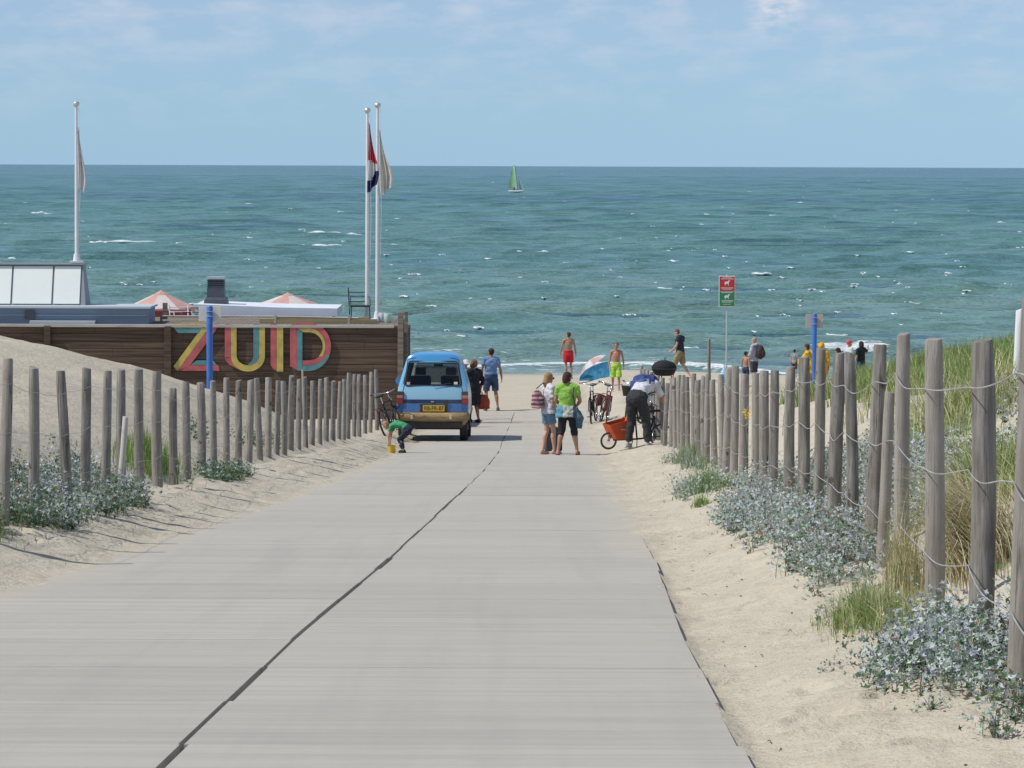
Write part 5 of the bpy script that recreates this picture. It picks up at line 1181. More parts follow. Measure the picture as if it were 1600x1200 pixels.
for a in range(3): MB().tube([(.2 * math.cos(a * 2.1), .15 * math.sin(a * 2.1), ht - .18), (.34 * math.cos(a * 2.1), .28 * math.sin(a * 2.1), 0)], .016, 6).build('leg', M_BLK, root)
MB().tube([(.02, 0, ht + .21), (.02, 0, ht + .28), (.06, 0, ht + .29)], .015, 6).build('knob', M_BLK, root)
# 10-14 people partly hidden by the right fence
r_, J = figure(gpx(1179, 108), 1.58, R(60), 'grey haired person in a pale grey hoodie right of the dog sign', 'fair', dict(look=(.1, 1, -.15), elL=(-.22, .04, 1.14), wrL=(-.2, .22, 1.0), elR=(.22, .02, 1.13), wrR=(.2, .2, 1.0)))
garment(r_, 'hoodie', C('pale_grey_fleece', (.44, .44, .50)), lambda mb: (top(J, .04, 1.8, 1.2)(mb), mb.ell(J['nek'] + Vector((0, -.07, .0)), (.11, .08, .08)))); garment(r_, 'shorts', C('dark_grey_cotton', (.05, .05, .06)), bottom(J, .95, 1.15)); garment(r_, 'hair', HG, hair(J), disp=.004)
bp = wpt(r_, Vector((0, -.22, 1.10))); root = empty('backpack', bp, R(60), label='dark brown backpack on the person in the pale grey hoodie', cat='backpack')
MB().ell((0, 0, 0), (.15, .12, .23), n=16, k=12).build('sack', C('dark_brown_nylon', (.05, .035, .03)), root, smooth=True); MB().ell((0, -.09, -.05), (.11, .07, .13)).build('front_pocket', C('dark_brown_nylon', (.05, .035, .03)), root, smooth=True)
for s in (-1, 1): MB().tube([(s * .09, .08, .2), (s * .13, .25, .14), (s * .10, .10, -.16)], .014, 6).build('strap', M_BLK, root)
r_, J = figure(gpx(1166, 107), 1.14, R(-40), 'dark haired child in swimwear partly behind the person in the grey hoodie', 'tan', dict(look=(.3, 1, -.1)), child=.6, wide=.88)
garment(r_, 'trunks', C('navy_swim', (.03, .04, .09)), bottom(J, .6, 1.15)); garment(r_, 'hair', HD, hair(J), disp=.004)
r_, J = figure(gpx(1268, 101), 1.66, R(55), 'person wrapped in a bright yellow towel cape, behind the blue pole', 'tan', dict(pel=(0, .0, .9), che=(0, .06, 1.24), nek=(0, .10, 1.42), hed=(0, .16, 1.55), look=(.1, .9, -.3), elL=(-.25, .16, 1.2), wrL=(-.2, .32, 1.05), elR=(.25, .12, 1.2), wrR=(.2, .3, 1.06)), wide=1.05)
garment(r_, 'towel_cape', C('bright_yellow_towel', (.78, .48, .01)), lambda mb: (mb.loft([J['nek'] + Vector((0, -.0, .02)), J['che'] + Vector((0, 0, .06)), J['wai'], J['pel'], J['pel'] - Vector((0, 0, .12))], [(.10, .09), (.26, .18), (.27, .20), (.27, .20), (.25, .19)], n=20), mb.tube([J['shL'], J['elL'], J['wrL']], [.09, .08, .06], 10), mb.tube([J['shR'], J['elR'], J['wrR']], [.09, .08, .06], 10)), disp=.03)
garment(r_, 'hair', HB, hair(J), disp=.004)
r_, J = figure(gpx(1284, 104), 1.56, R(-10), 'person in a yellow raincoat behind the right side of the blue pole', 'tan', dict(look=(.3, 1, 0)))
garment(r_, 'raincoat', C('orange_yellow_coat', (.72, .38, .01)), lambda mb: (top(J, .10, 1.7, 1.25)(mb), mb.loft([J['pel'] + Vector((0, 0, .1)), J['pel'] - Vector((0, 0, .25))], [(.20, .15), (.22, .17)], n=18))); garment(r_, 'hood', C('orange_yellow_coat', (.72, .38, .01)), lambda mb: mb.ell(J['hc'] + Vector((0, -.02, .02)), (.10, .11, .125)), disp=.006)
garment(r_, 'trousers', C('rust_cotton', (.22, .09, .05)), bottom(J, 1.8, 1.1))
r_, J = figure(gpx(1242, 118), .96, R(-20), 'small distant child in grey seen between two fence post tops', 'fair', child=.6)
garment(r_, 'shirt', C('grey_cotton', (.30, .31, .32)), top(J, .08, .7)); garment(r_, 'shorts', C('dark_grey_cotton', (.05, .05, .06)), bottom(J, .9)); garment(r_, 'hair', HD, hair(J), disp=.003)
r_, J = figure(gpx(1310, 104), 1.42, R(70), 'dark haired person in a pink patterned dress behind the fence, right of the yellow figures', 'tan', dict(look=(0, 1, -.2)))
garment(r_, 'dress', C('pink_print_dress', (.46, .22, .22), (.62, .5, .5), scale=18), lambda mb: (top(J, .08, .5, 1.15)(mb), mb.loft([J['pel'] + Vector((0, 0, .1)), J['pel'] - Vector((0, 0, .35))], [(.18, .14), (.25, .2)], n=18))); garment(r_, 'hair', HD, hair(J, 'bob'), disp=.004)
r_, J = figure(gpx(1327, 108), 1.50, R(-60), 'person wearing a pinkish red cap behind the fence near the green dune', 'tan', dict(look=(.1, 1, 0)))
garment(r_, 'shirt', C('white_shirt_cotton', (.62, .64, .66)), top(J, .08, .7)); garment(r_, 'shorts', C('blue_cotton', (.08, .16, .34)), bottom(J, .9)); garment(r_, 'cap', C('pinkish_red_cotton', (.60, .09, .10)), lambda mb: (mb.ell(J['hc'] + Vector((0, -.01, .06)), (.09, .10, .075)), mb.ell(J['hc'] + Vector((0, .11, .045)), (.06, .07, .012))), disp=.002)
r_, J = figure(gpx(1346, 109), 1.48, R(35), 'dark haired person in a black top behind the fence, next to the red cap', 'tan', dict(look=(-.2, 1, 0), elR=(.3, .0, 1.3), wrR=(.38, .05, 1.45), hdR=(.3, .1, 1)))
garment(r_, 'shirt', C('black_cloth', (.013, .013, .016)), top(J, .08, .7)); garment(r_, 'shorts', C('teal_cotton', (.05, .18, .18)), bottom(J, .9)); garment(r_, 'hair', HD, hair(J, 'bob'), disp=.004)

# ============================================================ BEACH THINGS
q = gpx(927, 114.5); root = empty('beach_shelter', q, R(4), label='blue pop up beach shelter on the sand between the two boys', cat='tent'); k = 112.5 / FPX
mb = MB(); n = 14; A = []; B_ = []
W = 50 * k / 2
outl = [(-24, 0), (-22, 8), (-14, 17), (-2, 24), (12, 29), (22, 31), (25, 26), (26, 12), (26, 0)]
f0 = [(x * k, -.25, z * k) for x, z in outl]; f1 = [(x * k * .9 + .02, .75, z * k * .55) for x, z in outl]; f2 = [(x * k * .6, 1.1, 0.02) for x, z in outl]
vs = f0 + f1 + f2; m_ = len(outl); fs = []
for a in (0, m_):
    for i in range(m_ - 1): fs.append((a + i, a + i + 1, a + m_ + i + 1, a + m_ + i))
fr_ = [(0, -.25, .02)]
mb.add(vs, fs); mb.add(f0 + [(0, -.24, 0)], [tuple(range(m_))])
mb.build('shell', C('bright_blue_nylon', (.04, .27, .62), (.16, .55, .74), transl=.25, scale=6), root, smooth=40)
mb = MB(); mb.tube([(x, y_ - .01, z) for x, y_, z in f0], .014, 5).build('hoop', C('white_trim', (.6, .68, .72)), root)
MB().add([(-.48, -.27, .06), (-.2, -.27, .20), (.0, -.265, .14), (-.1, -.27, .08)], [(0, 1, 2, 3)]).build('window_patch', C('dark_teal_mesh', (.02, .14, .22)), root)
q = gpx(925, 116.2); k = 114.2 / FPX; root = empty('beach_parasol', q, label='red and white beach parasol tilted over the blue shelter', cat='parasol')
mb = MB(); n = 8; tip = Vector((-.15, -.15, 35 * k)); axd = Vector((-.60, .03, .80)).normalized(); ux = axd.cross(Vector((0, 1, 0))).normalized(); uy = axd.cross(ux).normalized(); R0 = .54
ctr = Vector((.02, 0, 27 * k)); tip = ctr + axd * .15
for i in range(n):
    a0 = 2 * math.pi * i / n; a1 = 2 * math.pi * (i + 1) / n; rows = []
    for rr, dz in ((0, .15), (.35, .125), (.7, .06), (1, -.05)):
        rows.append((ctr + (ux * math.cos(a0) + uy * math.sin(a0)) * R0 * rr + axd * dz, ctr + (ux * math.cos(a1) + uy * math.sin(a1)) * R0 * rr + axd * dz))
    mb.mat(i % 2)
    for j in range(3): mb.add([rows[j][0], rows[j][1], rows[j + 1][1], rows[j + 1][0]], [(0, 1, 2, 3)])
mb.build('canopy', [C('pink_canvas', (.70, .42, .38), transl=.3), C('white_parasol_canvas', (.74, .74, .76), transl=.3)], root)
MB().tube([tip + axd * .05, Vector((.18, .06, -.2))], .015, 8).build('pole', M_WIRE, root)
# rolled blue and white parasol by the sign
q = gpx(1132, 109); root = empty('folded_parasol', q, label='small blue and white folded parasol at the foot of the dog sign', cat='parasol'); k = 109 / FPX
zt0 = at(1132, 573, 109).z - q.z
MB().loft([(0, 0, zt0 - .52), (0, 0, zt0 - .40), (0, 0, zt0 - .15), (0, 0, zt0)], [.10, .17, .10, .02], n=12).build('cloth', stripes('blue_white_cloth', (.12, .34, .56), (.60, .68, .74), 6), root, smooth=50)
MB().tube([(0, 0, -.1), (0, 0, zt0 + .06)], .014, 8).build('pole', M_WIRE, root)

# ============================================================ BICYCLES
def bike(loc, yaw, label, frame_m, lean=0, group=None, steer=0, basket=False, bags=None):
    root = empty('bicycle', loc, 0, label=label, cat='bicycle', group=group)
    root.rotation_euler = (Matrix.Rotation(yaw, 3, 'Z') @ Matrix.Rotation(lean, 3, 'Y')).to_euler()
    for nm, yy in (('wheel', -.53), ('wheel', .58)):
        wh = empty(nm, (0, yy, .34)); wh.parent = root; MB().torus((0, 0, 0), .32, .021, (1, 0, 0), 40, 8).build('tyre', M_RUB, wh, smooth=True)
        MB().torus((0, 0, 0), .298, .010, (1, 0, 0), 40, 6).build('rim', M_CHR, wh, smooth=True)
        mb = MB()
        for i in range(16): a = 2 * math.pi * i / 16; mb.tube([(.02 * (-1) ** i, 0, 0), (0, .295 * math.cos(a), .295 * math.sin(a))], .0022, 4)
        mb.tube([(-.05, 0, 0), (.05, 0, 0)], .02, 8); mb.build('spokes', M_CHR, wh)
        if steer and yy > 0: wh.rotation_euler = (0, 0, steer)
    mb = MB(); bb = (0, -.06, .29); st = (0, -.22, .80); hd = (0, .40, .86); hl = (0, .44, .66); ra = (0, -.53, .34)
    for a, b_, r_ in ((bb, st, .017), (bb, hl, .018), (st, hd, .016), (hd, hl, .02)): mb.tube([a, b_], r_, 8)
    for s in (-1, 1): mb.tube([(0, -.19, .74), (s * .055, -.53, .34)], .009, 6); mb.tube([bb, (s * .055, -.53, .34)], .010, 6)
    mb.build('frame', frame_m, root, smooth=True)
    mb = MB()
    for s in (-1, 1): mb.tube([hl, (s * .05, .47, .62), (s * .05, .58, .34)], .011, 6)
    mb.build('fork', frame_m, root, smooth=True)
    hb = MB().tube([hd, (0, .37, 1.02)], .013, 6).tube([(-.30, .14, 1.06), (-.27, .30, 1.07), (-.10, .38, 1.03), (0, .39, 1.02), (.10, .38, 1.03), (.27, .30, 1.07), (.30, .14, 1.06)], .012, 7).build('handlebar', M_CHR, root, smooth=True)
    for s in (-1, 1): MB().tube([(s * .30, .17, 1.06), (s * .305, .06, 1.055)], .018, 7).build('grip', M_RUB, hb)
    sd_ = MB().tube([st, (0, -.25, .95)], .013, 6).build('seat_post', M_CHR, root)
    MB().loft([(0, -.40, .975), (0, -.30, .985), (0, -.18, .98), (0, -.06, .965)], [(.09, .03), (.10, .035), (.05, .03), (.02, .018)], side=(1, 0, 0), n=12).build('saddle', M_RUB, sd_, smooth=True)
    for yy in (-.53, .58): MB().torus((0, yy, .34), .355, .016, (1, 0, 0), 24, 6, R(70) if yy < 0 else R(20), R(215) if yy < 0 else R(160)).build('mudguard', frame_m, root, smooth=True)
    MB().torus((.045, -.06, .29), .085, .006, (1, 0, 0), 24, 5).tube([(.055, -.06, .29), (.07, .02, .15)], .009, 5).tube([(-.055, -.06, .29), (-.07, -.14, .43)], .009, 5).box((.12, .02, .15), (.09, .06, .02)).box((-.12, -.14, .43), (.09, .06, .02)).box((.045, -.30, .33), (.02, .48, .09)).build('crank_set', M_DARK, root)
    mb = MB(); mb.tube([(-.06, -.28, .72), (-.06, -.72, .72), (.06, -.72, .72), (.06, -.28, .72)], .007, 5)
    for s in (-1, 1): mb.tube([(s * .06, -.68, .72), (s * .06, -.53, .34)], .006, 5)
    mb.build('carrier', M_DARK, root)
    MB().ell((0, .47, .86), (.035, .04, .035)).build('headlamp', M_CHR, root, smooth=True); MB().box((0, -.75, .66), (.06, .02, .04)).build('rear_light', C('bike_red', (.4, .02, .02)), root)
    MB().tube([(-.04, -.1, .28), (-.16, -.02, .02)], .009, 5).build('kick_stand', M_DARK, root)
    if basket: MB().loft([(0, .60, .74), (0, .60, .98)], [(.13, .10), (.19, .14)], n=14).build('basket', C('black_wicker', (.02, .018, .016)), root, smooth=50)
    if bags:
        for s in (-1, 1): MB().box((s * .13, -.52, .56), (.12, .32, .30)).build('pannier', bags, root, bevel=.03)
    return root
BF = C('black_enamel', (.012, .013, .016)); GRP = 'bicycles parked on the sand'
bike(gpx(928, 90), R(172), 'black bicycle seen end on, left one of the pair parked on the sand', BF, R(3), GRP, .1)
bike(gpx(943.5, 89.3), R(186), 'reddish bicycle with a pannier, right one of the pair parked on the sand', C('dark_red_enamel', (.16, .03, .03)), R(-9), GRP, -.2, bags=C('maroon_bag', (.14, .03, .03)))
b = bike(gpt(fenL(76) + .34, 76.4), R(-14), 'bicycle leaning on the last posts of the left fence', C('black_violet_enamel', (.03, .03, .06)), R(-17), None, .15)
bike(gpx(991, 82.5), R(160), 'black bicycle with handlebar bag by the fence, above the bending person', BF, R(-4), GRP, .2, basket=True)
bike(gpx(1008, 84.0), R(200), 'dark bicycle with a pale saddle cover right against the fence end', C('dark_blue_enamel', (.02, .03, .07)), R(5), GRP, -.1, basket=True)
bike(gpx(1024, 72.5), R(176), 'bicycle with brown panniers between the bending person and the fence', C('dark_green_enamel', (.02, .03, .025)), R(5), GRP, .1, bags=C('brown_pannier', (.20, .075, .05)))
# cargo bicycle with orange box
q = gpx(983, 70.0); root = empty('cargo_bicycle', q, R(108), label='black cargo bicycle with a bright orange box at the front, beside the bending person', cat='bicycle')
OR = C('orange_box_paint', (.62, .105, .028), (.54, .09, .025))
root.scale = (.84,) * 3
# box faces: trapezoid side profile, local +Y = forward
sidep = [(-.30, .26), (.10, .26), (.27, .62), (-.32, .76)]
mb = MB()
for s in (-1, 1): mb.prism([(p[0] + .30, p[1]) for p in sidep], (s * .29 - .012, 0, 0), (0, 1, 0), (0, 0, 1), .022)
def wall(p, q_, m=mb): m.add([(-.28, p[0] + .30, p[1]), (.28, p[0] + .30, p[1]), (.28, q_[0] + .30, q_[1]), (-.28, q_[0] + .30, q_[1]), (-.28, p[0] + .32, p[1]), (.28, p[0] + .32, p[1]), (.28, q_[0] + .32, q_[1]), (-.28, q_[0] + .32, q_[1])], [(3, 2, 1, 0), (4, 5, 6, 7), (0, 1, 5, 4), (2, 3, 7, 6), (1, 2, 6, 5), (3, 0, 4, 7)])
wall(sidep[1], sidep[2]); wall(sidep[0], sidep[3]); mb.box((0, .20, .265), (.56, .40, .02)); mb.build('box', OR, root)
MB().box((.296, .25, .50), (.006, .12, .02)).box((-.312, .25, .50), (.006, .12, .02)).build('logo_strip', C('white_print', (.7, .68, .64)), root)
for yy, rr in ((.52, .19), (-.86, .28)):
    wh = empty('wheel', (0, yy, rr + .02)); wh.parent = root; MB().torus((0, 0, 0), rr, .024, (1, 0, 0), 40, 8).build('tyre', M_RUB, wh, smooth=True); MB().torus((0, 0, 0), rr - .022, .011, (1, 0, 0), 40, 6).build('rim', M_CHR, wh, smooth=True)
    mb = MB()
    for i in range(16): a = 2 * math.pi * i / 16; mb.tube([(.02 * (-1) ** i, 0, 0), (0, (rr - .03) * math.cos(a), (rr - .03) * math.sin(a))], .0024, 4)
    mb.tube([(-.05, 0, 0), (.05, 0, 0)], .022, 8); mb.build('spokes', M_CHR, wh)
mb = MB()
for a, b_ in (((0, .40, .23), (0, -.22, .24)), ((0, -.22, .24), (0, -.52, .27)), ((0, -.52, .27), (0, -.66, .80)), ((0, -.22, .24), (0, -.16, .84)), ((0, -.17, .76), (0, -.64, .72))): mb.tube([a, b_], .022, 8)
for s in (-1, 1): mb.tube([(0, -.64, .70), (s * .06, -.86, .30)], .010, 6); mb.tube([(0, -.52, .27), (s * .06, -.86, .30)], .011, 6); mb.tube([(0, .40, .44), (s * .05, .46, .40), (s * .05, .52, .21)], .012, 6)
mb.build('frame', BF, root, smooth=True)
hb = MB().tube([(0, -.16, .84), (0, -.20, 1.02)], .014, 6).tube([(-.28, -.40, 1.05), (-.24, -.28, 1.07), (0, -.20, 1.02), (.24, -.28, 1.07), (.28, -.40, 1.05)], .013, 7).build('handlebar', M_CHR, root, smooth=True)
for s in (-1, 1): MB().tube([(s * .28, -.39, 1.05), (s * .285, -.49, 1.045)], .018, 7).build('grip', M_RUB, hb)
sp_ = MB().tube([(0, -.66, .80), (0, -.68, .90)], .014, 6).build('seat_post', M_CHR, root); MB().loft([(0, -.84, .92), (0, -.75, .93), (0, -.64, .92), (0, -.53, .905)], [(.09, .03), (.10, .035), (.05, .03), (.02, .018)], n=12).build('saddle', M_RUB, sp_, smooth=True)
MB().tube([(-.2, -.14, .02), (-.14, -.17, .24), (.14, -.17, .24), (.2, -.14, .02)], .012, 6).build('kick_stand', M_DARK, root)
MB().box((0, .18, .50), (.42, .30, .16)).build('child_bench', M_DARK, root, bevel=.02)

# ============================================================ SAILING BOAT
d = 1000.0; p = at(806, 301, d); root = empty('sailing_boat', (p.x, d, .15), R(0), label='far off catamaran with a tall green mainsail and small white jib', cat='boat'); k = d / FPX
for s in (-1, 1): MB().loft([(-2.2, s * 1.0, .2), (-1.6, s * 1.0, .12), (.6, s * 1.0, .1), (2.0, s * 1.0, .2), (2.7, s * 1.0, .5)], [(.05, .08), (.2, .26), (.22, .3), (.14, .22), (.02, .04)], side=(0, 1, 0), n=12).build('hull', C('white_gelcoat', (.72, .73, .74)), root, smooth=True)
MB().box((-.2, 0, .42), (1.8, 2.0, .06)).build('trampoline', C('dark_net', (.05, .05, .06)), root)
MB().tube([(.6, 0, .4), (-.35, 0, 7.7)], .07, 8).build('mast', C('dark_mast', (.12, .12, .13)), root)
mb = MB(); nv = 14; 
V=[];F=[]
for j in range(nv + 1):
    v = j / nv; lx = .55 - .95 * v; wd = (2.3 * (1 - v) ** .8 + .42) * (1 - .1 * v) if v < .97 else .35
    for i in range(7): u_ = i / 6; V.append((lx - wd * u_, .35 * math.sin(u_ * math.pi) * (1 - v * .5) + .5 * u_, .9 + 6.9 * v))
for j in range(nv):
    for i in range(6): a = j * 7 + i; F.append((a, a + 1, a + 8, a + 7))
o = np_mesh('mainsail', np.array(V), np.array(F), C('green_sailcloth', (.38, .68, .30), (.62, .78, .58), transl=.35, scale=.5), root)
V = [];F = []
for j in range(9):
    v = j / 8
    for i in range(5): u_ = i / 4; V.append((2.5 - 1.75 * v - (1.5 * (1 - v)) * u_, .25 * math.sin(u_ * 3.1) * (1 - v) + .3 * u_, .7 + 3.9 * v))
for j in range(8):
    for i in range(4): a = j * 5 + i; F.append((a, a + 1, a + 6, a + 5))
np_mesh('jib', np.array(V), np.array(F), C('pale_sailcloth', (.62, .68, .74), transl=.3), root)
for s in (-1, 1): MB().loft([(-.6, s * .7, .45), (-.5, s * .72, .9), (-.45, s * .68, 1.15)], [.16, .2, .09], n=8).ell((-.42, s * .66, 1.32), .12).build('sailor', C('dark_wetsuit', (.03, .03, .04)), root, smooth=True)
# ============================================================ PLANTS
def leaf_mat(name, a, b_, tr=.18):
    return mat(name, a, .6, c2=b_, scale=3.5, attr='tint', rnd=.42, transl=tr, spec=.3)
ML = [leaf_mat('silver_leaf', (.45, .51, .45), (.33, .41, .34)), leaf_mat('blue_bract', (.42, .44, .53), (.50, .52, .55)), leaf_mat('green_leaf', (.085, .16, .075), (.12, .19, .10)), leaf_mat('pale_stem', (.26, .30, .20), (.33, .30, .20)), mat('straw_blade', (.58, .51, .33), .7, c2=(.46, .40, .23), scale=4, attr='tint', rnd=.35, transl=.2),
      mat('green_blade', (.20, .29, .075), .6, c2=(.28, .33, .11), scale=3, attr='tint', rnd=.4, transl=.25), mat('yellow_petal', (.75, .52, .03), .6, transl=.2), mat('dry_brown_leaf', (.22, .13, .07), .8), mat('fresh_blade', (.10, .24, .035), .6, c2=(.16, .27, .05), scale=3, attr='tint', rnd=.4, transl=.25)]
class Veg:
    def __init__(s, seed): s.V = []; s.F = []; s.M = []; s.T = []; s.n = 0; s.r = np.random.RandomState(seed)
    def _put(s, V, F, mi, tint):
        s.V.append(V.reshape(-1, 3)); s.F.append(F.reshape(-1, 3) + s.n); s.M.append(np.broadcast_to(mi, F.shape[:-1]).reshape(-1) if F.ndim == 3 else mi); s.T.append(tint.reshape(-1)); s.n += V.reshape(-1, 3).shape[0]
    def leaves(s, C, Nn, size, mi, lobes=4):
        k = len(C)
        if not k: return
        Nn = Nn / np.linalg.norm(Nn, axis=1)[:, None]; h = s.r.normal(size=(k, 3)); U = np.cross(Nn, h); U /= np.linalg.norm(U, axis=1)[:, None]; W = np.cross(Nn, U); m = 2 * lobes
        a = np.arange(m) * 2 * np.pi / m; rr = np.where(np.arange(m) % 2 == 0, 1.0, .42); rr = rr[None] * s.r.uniform(.75, 1.2, (k, m)); zc = np.where(np.arange(m) % 2 == 0, .30, -.05)[None] * s.r.uniform(.2, 1.3, (k, m))
        sz = np.asarray(size)[:, None, None]
        rim = C[:, None] + sz * (rr[..., None] * (np.cos(a)[None, :, None] * U[:, None] + np.sin(a)[None, :, None] * W[:, None] * .8) + zc[..., None] * Nn[:, None])
        V = np.concatenate([C[:, None], rim], 1); i = np.arange(m); F = np.stack([np.zeros(m, int), 1 + i, 1 + (i + 1) % m], -1)[None] + (np.arange(k) * (m + 1))[:, None, None]
        mi_ = np.repeat(np.broadcast_to(mi, (k,)), m); t = np.repeat(s.r.uniform(0, 1, k), m + 1)
        s.V.append(V.reshape(-1, 3)); s.F.append(F.reshape(-1, 3) + s.n); s.M.append(mi_); s.T.append(t); s.n += k * (m + 1)
    def blades(s, B, H, lean, wd, mi, seg=4, curve=1.0, az=None):
        k = len(B)
        if not k: return
        az = s.r.uniform(0, 2 * np.pi, k) if az is None else az; D = np.stack([np.cos(az), np.sin(az), 0 * az], -1); S = np.stack([-np.sin(az), np.cos(az), 0 * az], -1); S = S * np.cos(s.r.uniform(-1, 1, k))[:, None] + D * .4
        H = np.asarray(H); lean = np.asarray(lean); V = []
        for j in range(seg + 1):
            q = j / seg; th = lean * q ** curve; p = B + D * (H * np.sin(th) * q)[:, None] + np.array([0, 0, 1.])[None] * (H * q * np.cos(th * .9))[:, None]
            w_ = wd * (1 - q) ** .7 if j < seg else 0 * q; V += [p - S * (w_ / 2 if np.ndim(w_) == 0 else w_[:, None] / 2), p + S * (w_ / 2 if np.ndim(w_) == 0 else w_[:, None] / 2)]
        V = np.stack(V, 1); nv = V.shape[1]; f = []
        for j in range(seg): a = 2 * j; f += [(a, a + 1, a + 3), (a, a + 3, a + 2)]
        F = np.array(f)[None] + (np.arange(k) * nv)[:, None, None]; s.V.append(V.reshape(-1, 3)); s.F.append(F.reshape(-1, 3) + s.n)
        s.M.append(np.repeat(np.broadcast_to(mi, (k,)), len(f))); s.T.append(np.repeat(s.r.uniform(0, 1, k), nv)); s.n += k * nv
    def build(s, name, parent=None, origin=None):
        V = np.concatenate(s.V); F = np.concatenate(s.F); M_ = np.concatenate(s.M); T_ = np.concatenate(s.T)
        o_ = np.array(origin if origin is not None else (0, 0, 0)); return np_mesh(name, V - o_, F, ML, parent, None if origin is None else Vector(origin), smooth=False, attr={'tint': T_}, midx=M_)
def holly(v, xy, h=.32, n_leaf=26, size=.030, green=.18, blue=.34):
    n_leaf = int(n_leaf * 1.7); size = size * .66
    """one many-branched plant per (x, y): wiry stems, spiny leaves all along, blue-grey heads on top"""
    xy = np.asarray(xy, float); k = len(xy)
    if not k: return
    z = ground(xy[:, 0], xy[:, 1]); B = np.stack([xy[:, 0], xy[:, 1], z - .01], -1); hh = h * v.r.uniform(.55, 1.25, k) * (1 + .35 * pn(xy[:, 0] * 1.7, xy[:, 1] * 1.2, 77))
    m = 3; Bs = np.repeat(B, m, 0) + v.r.normal(0, .02, (k * m, 3)) * [1, 1, 0]; hs = np.repeat(hh, m) * v.r.uniform(.7, 1.1, k * m); az = v.r.uniform(0, 6.28, k * m); ln = v.r.uniform(.15, .8, k * m)
    v.blades(Bs, hs, ln, .007, 3, 3, 1.0, az)
    q = v.r.uniform(.12, 1.0, (k * m, n_leaf // m)) ** .8; th = ln[:, None] * q; P_ = Bs[:, None] + np.stack([np.cos(az)[:, None] * hs[:, None] * np.sin(th) * q, np.sin(az)[:, None] * hs[:, None] * np.sin(th) * q, hs[:, None] * q * np.cos(th * .9)], -1)
    P_ = P_ + v.r.normal(0, 1, P_.shape) * (.028 + .03 * q[..., None]) * [1, 1, .55]; P_ = P_.reshape(-1, 3); qq = q.reshape(-1); n_ = len(P_)
    Nn = v.r.normal(0, .7, (n_, 3)) + [0, -.15, .75]; r_ = v.r.uniform(size=n_); gl_ = green * (1.7 - qq) * (1 + 1.6 * pn(P_[:, 0] * 1.1 + 9, P_[:, 1] * .7, 91)); mi = np.where(v.r.uniform(size=n_) < .045, 7, np.where(r_ < gl_, 2, np.where(r_ > 1 - blue * qq * 1.3, 1, 0)))
    P_[:, 2] = np.maximum(P_[:, 2], ground(P_[:, 0], P_[:, 1]) + .008)
    v.leaves(P_, Nn, size * v.r.uniform(.6, 1.35, n_) * (1.15 - .35 * qq), mi)
def scatter(r, n, f, x0, x1, y0, y1):
    x = r.uniform(x0, x1, n * 3); y = r.uniform(y0, y1, n * 3); k = f(x, y); return np.stack([x[k], y[k]], -1)[:n]
# right bed, long and continuous, both sides of the fence foot
v = Veg(1)
inn = lambda y: np.interp(y, [17.6, 18.4, 21.5, 25, 31, 34.5], [1.95, 1.60, 1.76, 1.78, 1.84, 2.45])
f = lambda x, y: (x > inn(y) + .12 * pn(y / .8, x, 51)) & (x < fenR(y) + np.interp(y, [18, 20.5, 23, 32, 36], [-.3, -.05, .8, .9, .2]) + .2 * pn(y / 1.3, x / 2, 52)) & (pn(x / .55, y / .9, 53) > -.22)
holly(v, scatter(v.r, 800, f, 1.5, 4.2, 17.7, 36), .225, 27, .032, .2)
f2 = lambda x, y: (pn(x / .8, y / 1.2, 54) > .12)
holly(v, scatter(v.r, 120, f2, 3.1, 5.0, 22, 30), .20, 24, .036, .22, .25)
tag(v.build('sea_holly_bed'), 'silvery blue sea holly bed covering the foot of the right fence', 'plants', kind='stuff')
# near bush at the two biggest posts
v = Veg(2); cx, cy = 2.0, 13.9; o_ = gpt(cx, cy)
f = lambda x, y: (((x - cx - .02) / .56) ** 2 + ((y - 14.15) / 1.15) ** 2 < 1 + .5 * pn(x / .3, y / .4, 55)) & (pn(x / .22, y / .35, 56) > -.35)
holly(v, scatter(v.r, 165, f, 1.35, 2.8, 12.8, 15.6), .19, 33, .031, .22, .30); v.build('sea_holly', origin=o_)
tag(bpy.data.objects['sea_holly'], 'big spiny blue grey sea holly bush in front of the thickest posts, bottom right', 'plant')
v = Veg(22); o_ = gpt(2.15, 12.35)
f = lambda x, y: (((x - 2.12) / .34) ** 2 + ((y - 12.6) / .42) ** 2 < 1 + .4 * pn(x / .2, y / .3, 57))
holly(v, scatter(v.r, 34, f, 1.75, 2.6, 12.1, 13.1), .20, 33, .036, .42, .22); tag(v.build('sea_holly', origin=o_), 'broad leaved greener sea holly plant beside the last post, lower right edge', 'plant')
# small sprigs in the sand
def sprig(px, y_, n, h, sz, label, gr=.3, seed=0, grp=None):
    v = Veg(100 + seed); g = gpx(px, y_); xy = np.stack([g.x + v.r.normal(0, .012, n), y_ + v.r.normal(0, .02, n)], -1); holly(v, xy, h, 15, sz, gr, .25)
    tag(v.build('sea_holly_sprig', origin=g), label, 'plant', grp)
G_ = 'small sea holly sprigs in the bare sand on the right'
sprig(1455, 12.9, 3, .13, .021, 'little sprig alone in the sand below the big sea holly bush', .4, 1, G_)
sprig(1556, 11.75, 4, .11, .026, 'rosette of pale leaves in the sand at the bottom right corner', .35, 2, G_)
sprig(1594, 12.1, 6, .16, .026, 'sprig cut by the right edge of the photo, beneath the edge post', .4, 3, G_)
sprig(1335, 15.8, 2, .06, .016, 'tiny seedling with thin twigs left of the big bush', .6, 4, G_)
sprig(1300, 15.0, 2, .05, .016, 'tiny brownish seedling in the open sand near the slab edge', .6, 5, G_)
sprig(1380, 13.8, 3, .08, .022, 'low grey sprig at the left foot of the big bush', .3, 6, G_)
sprig(1165, 30.5, 2, .08, .022, 'small dark seedling at the inner edge of the sea holly bed', .8, 7, G_)
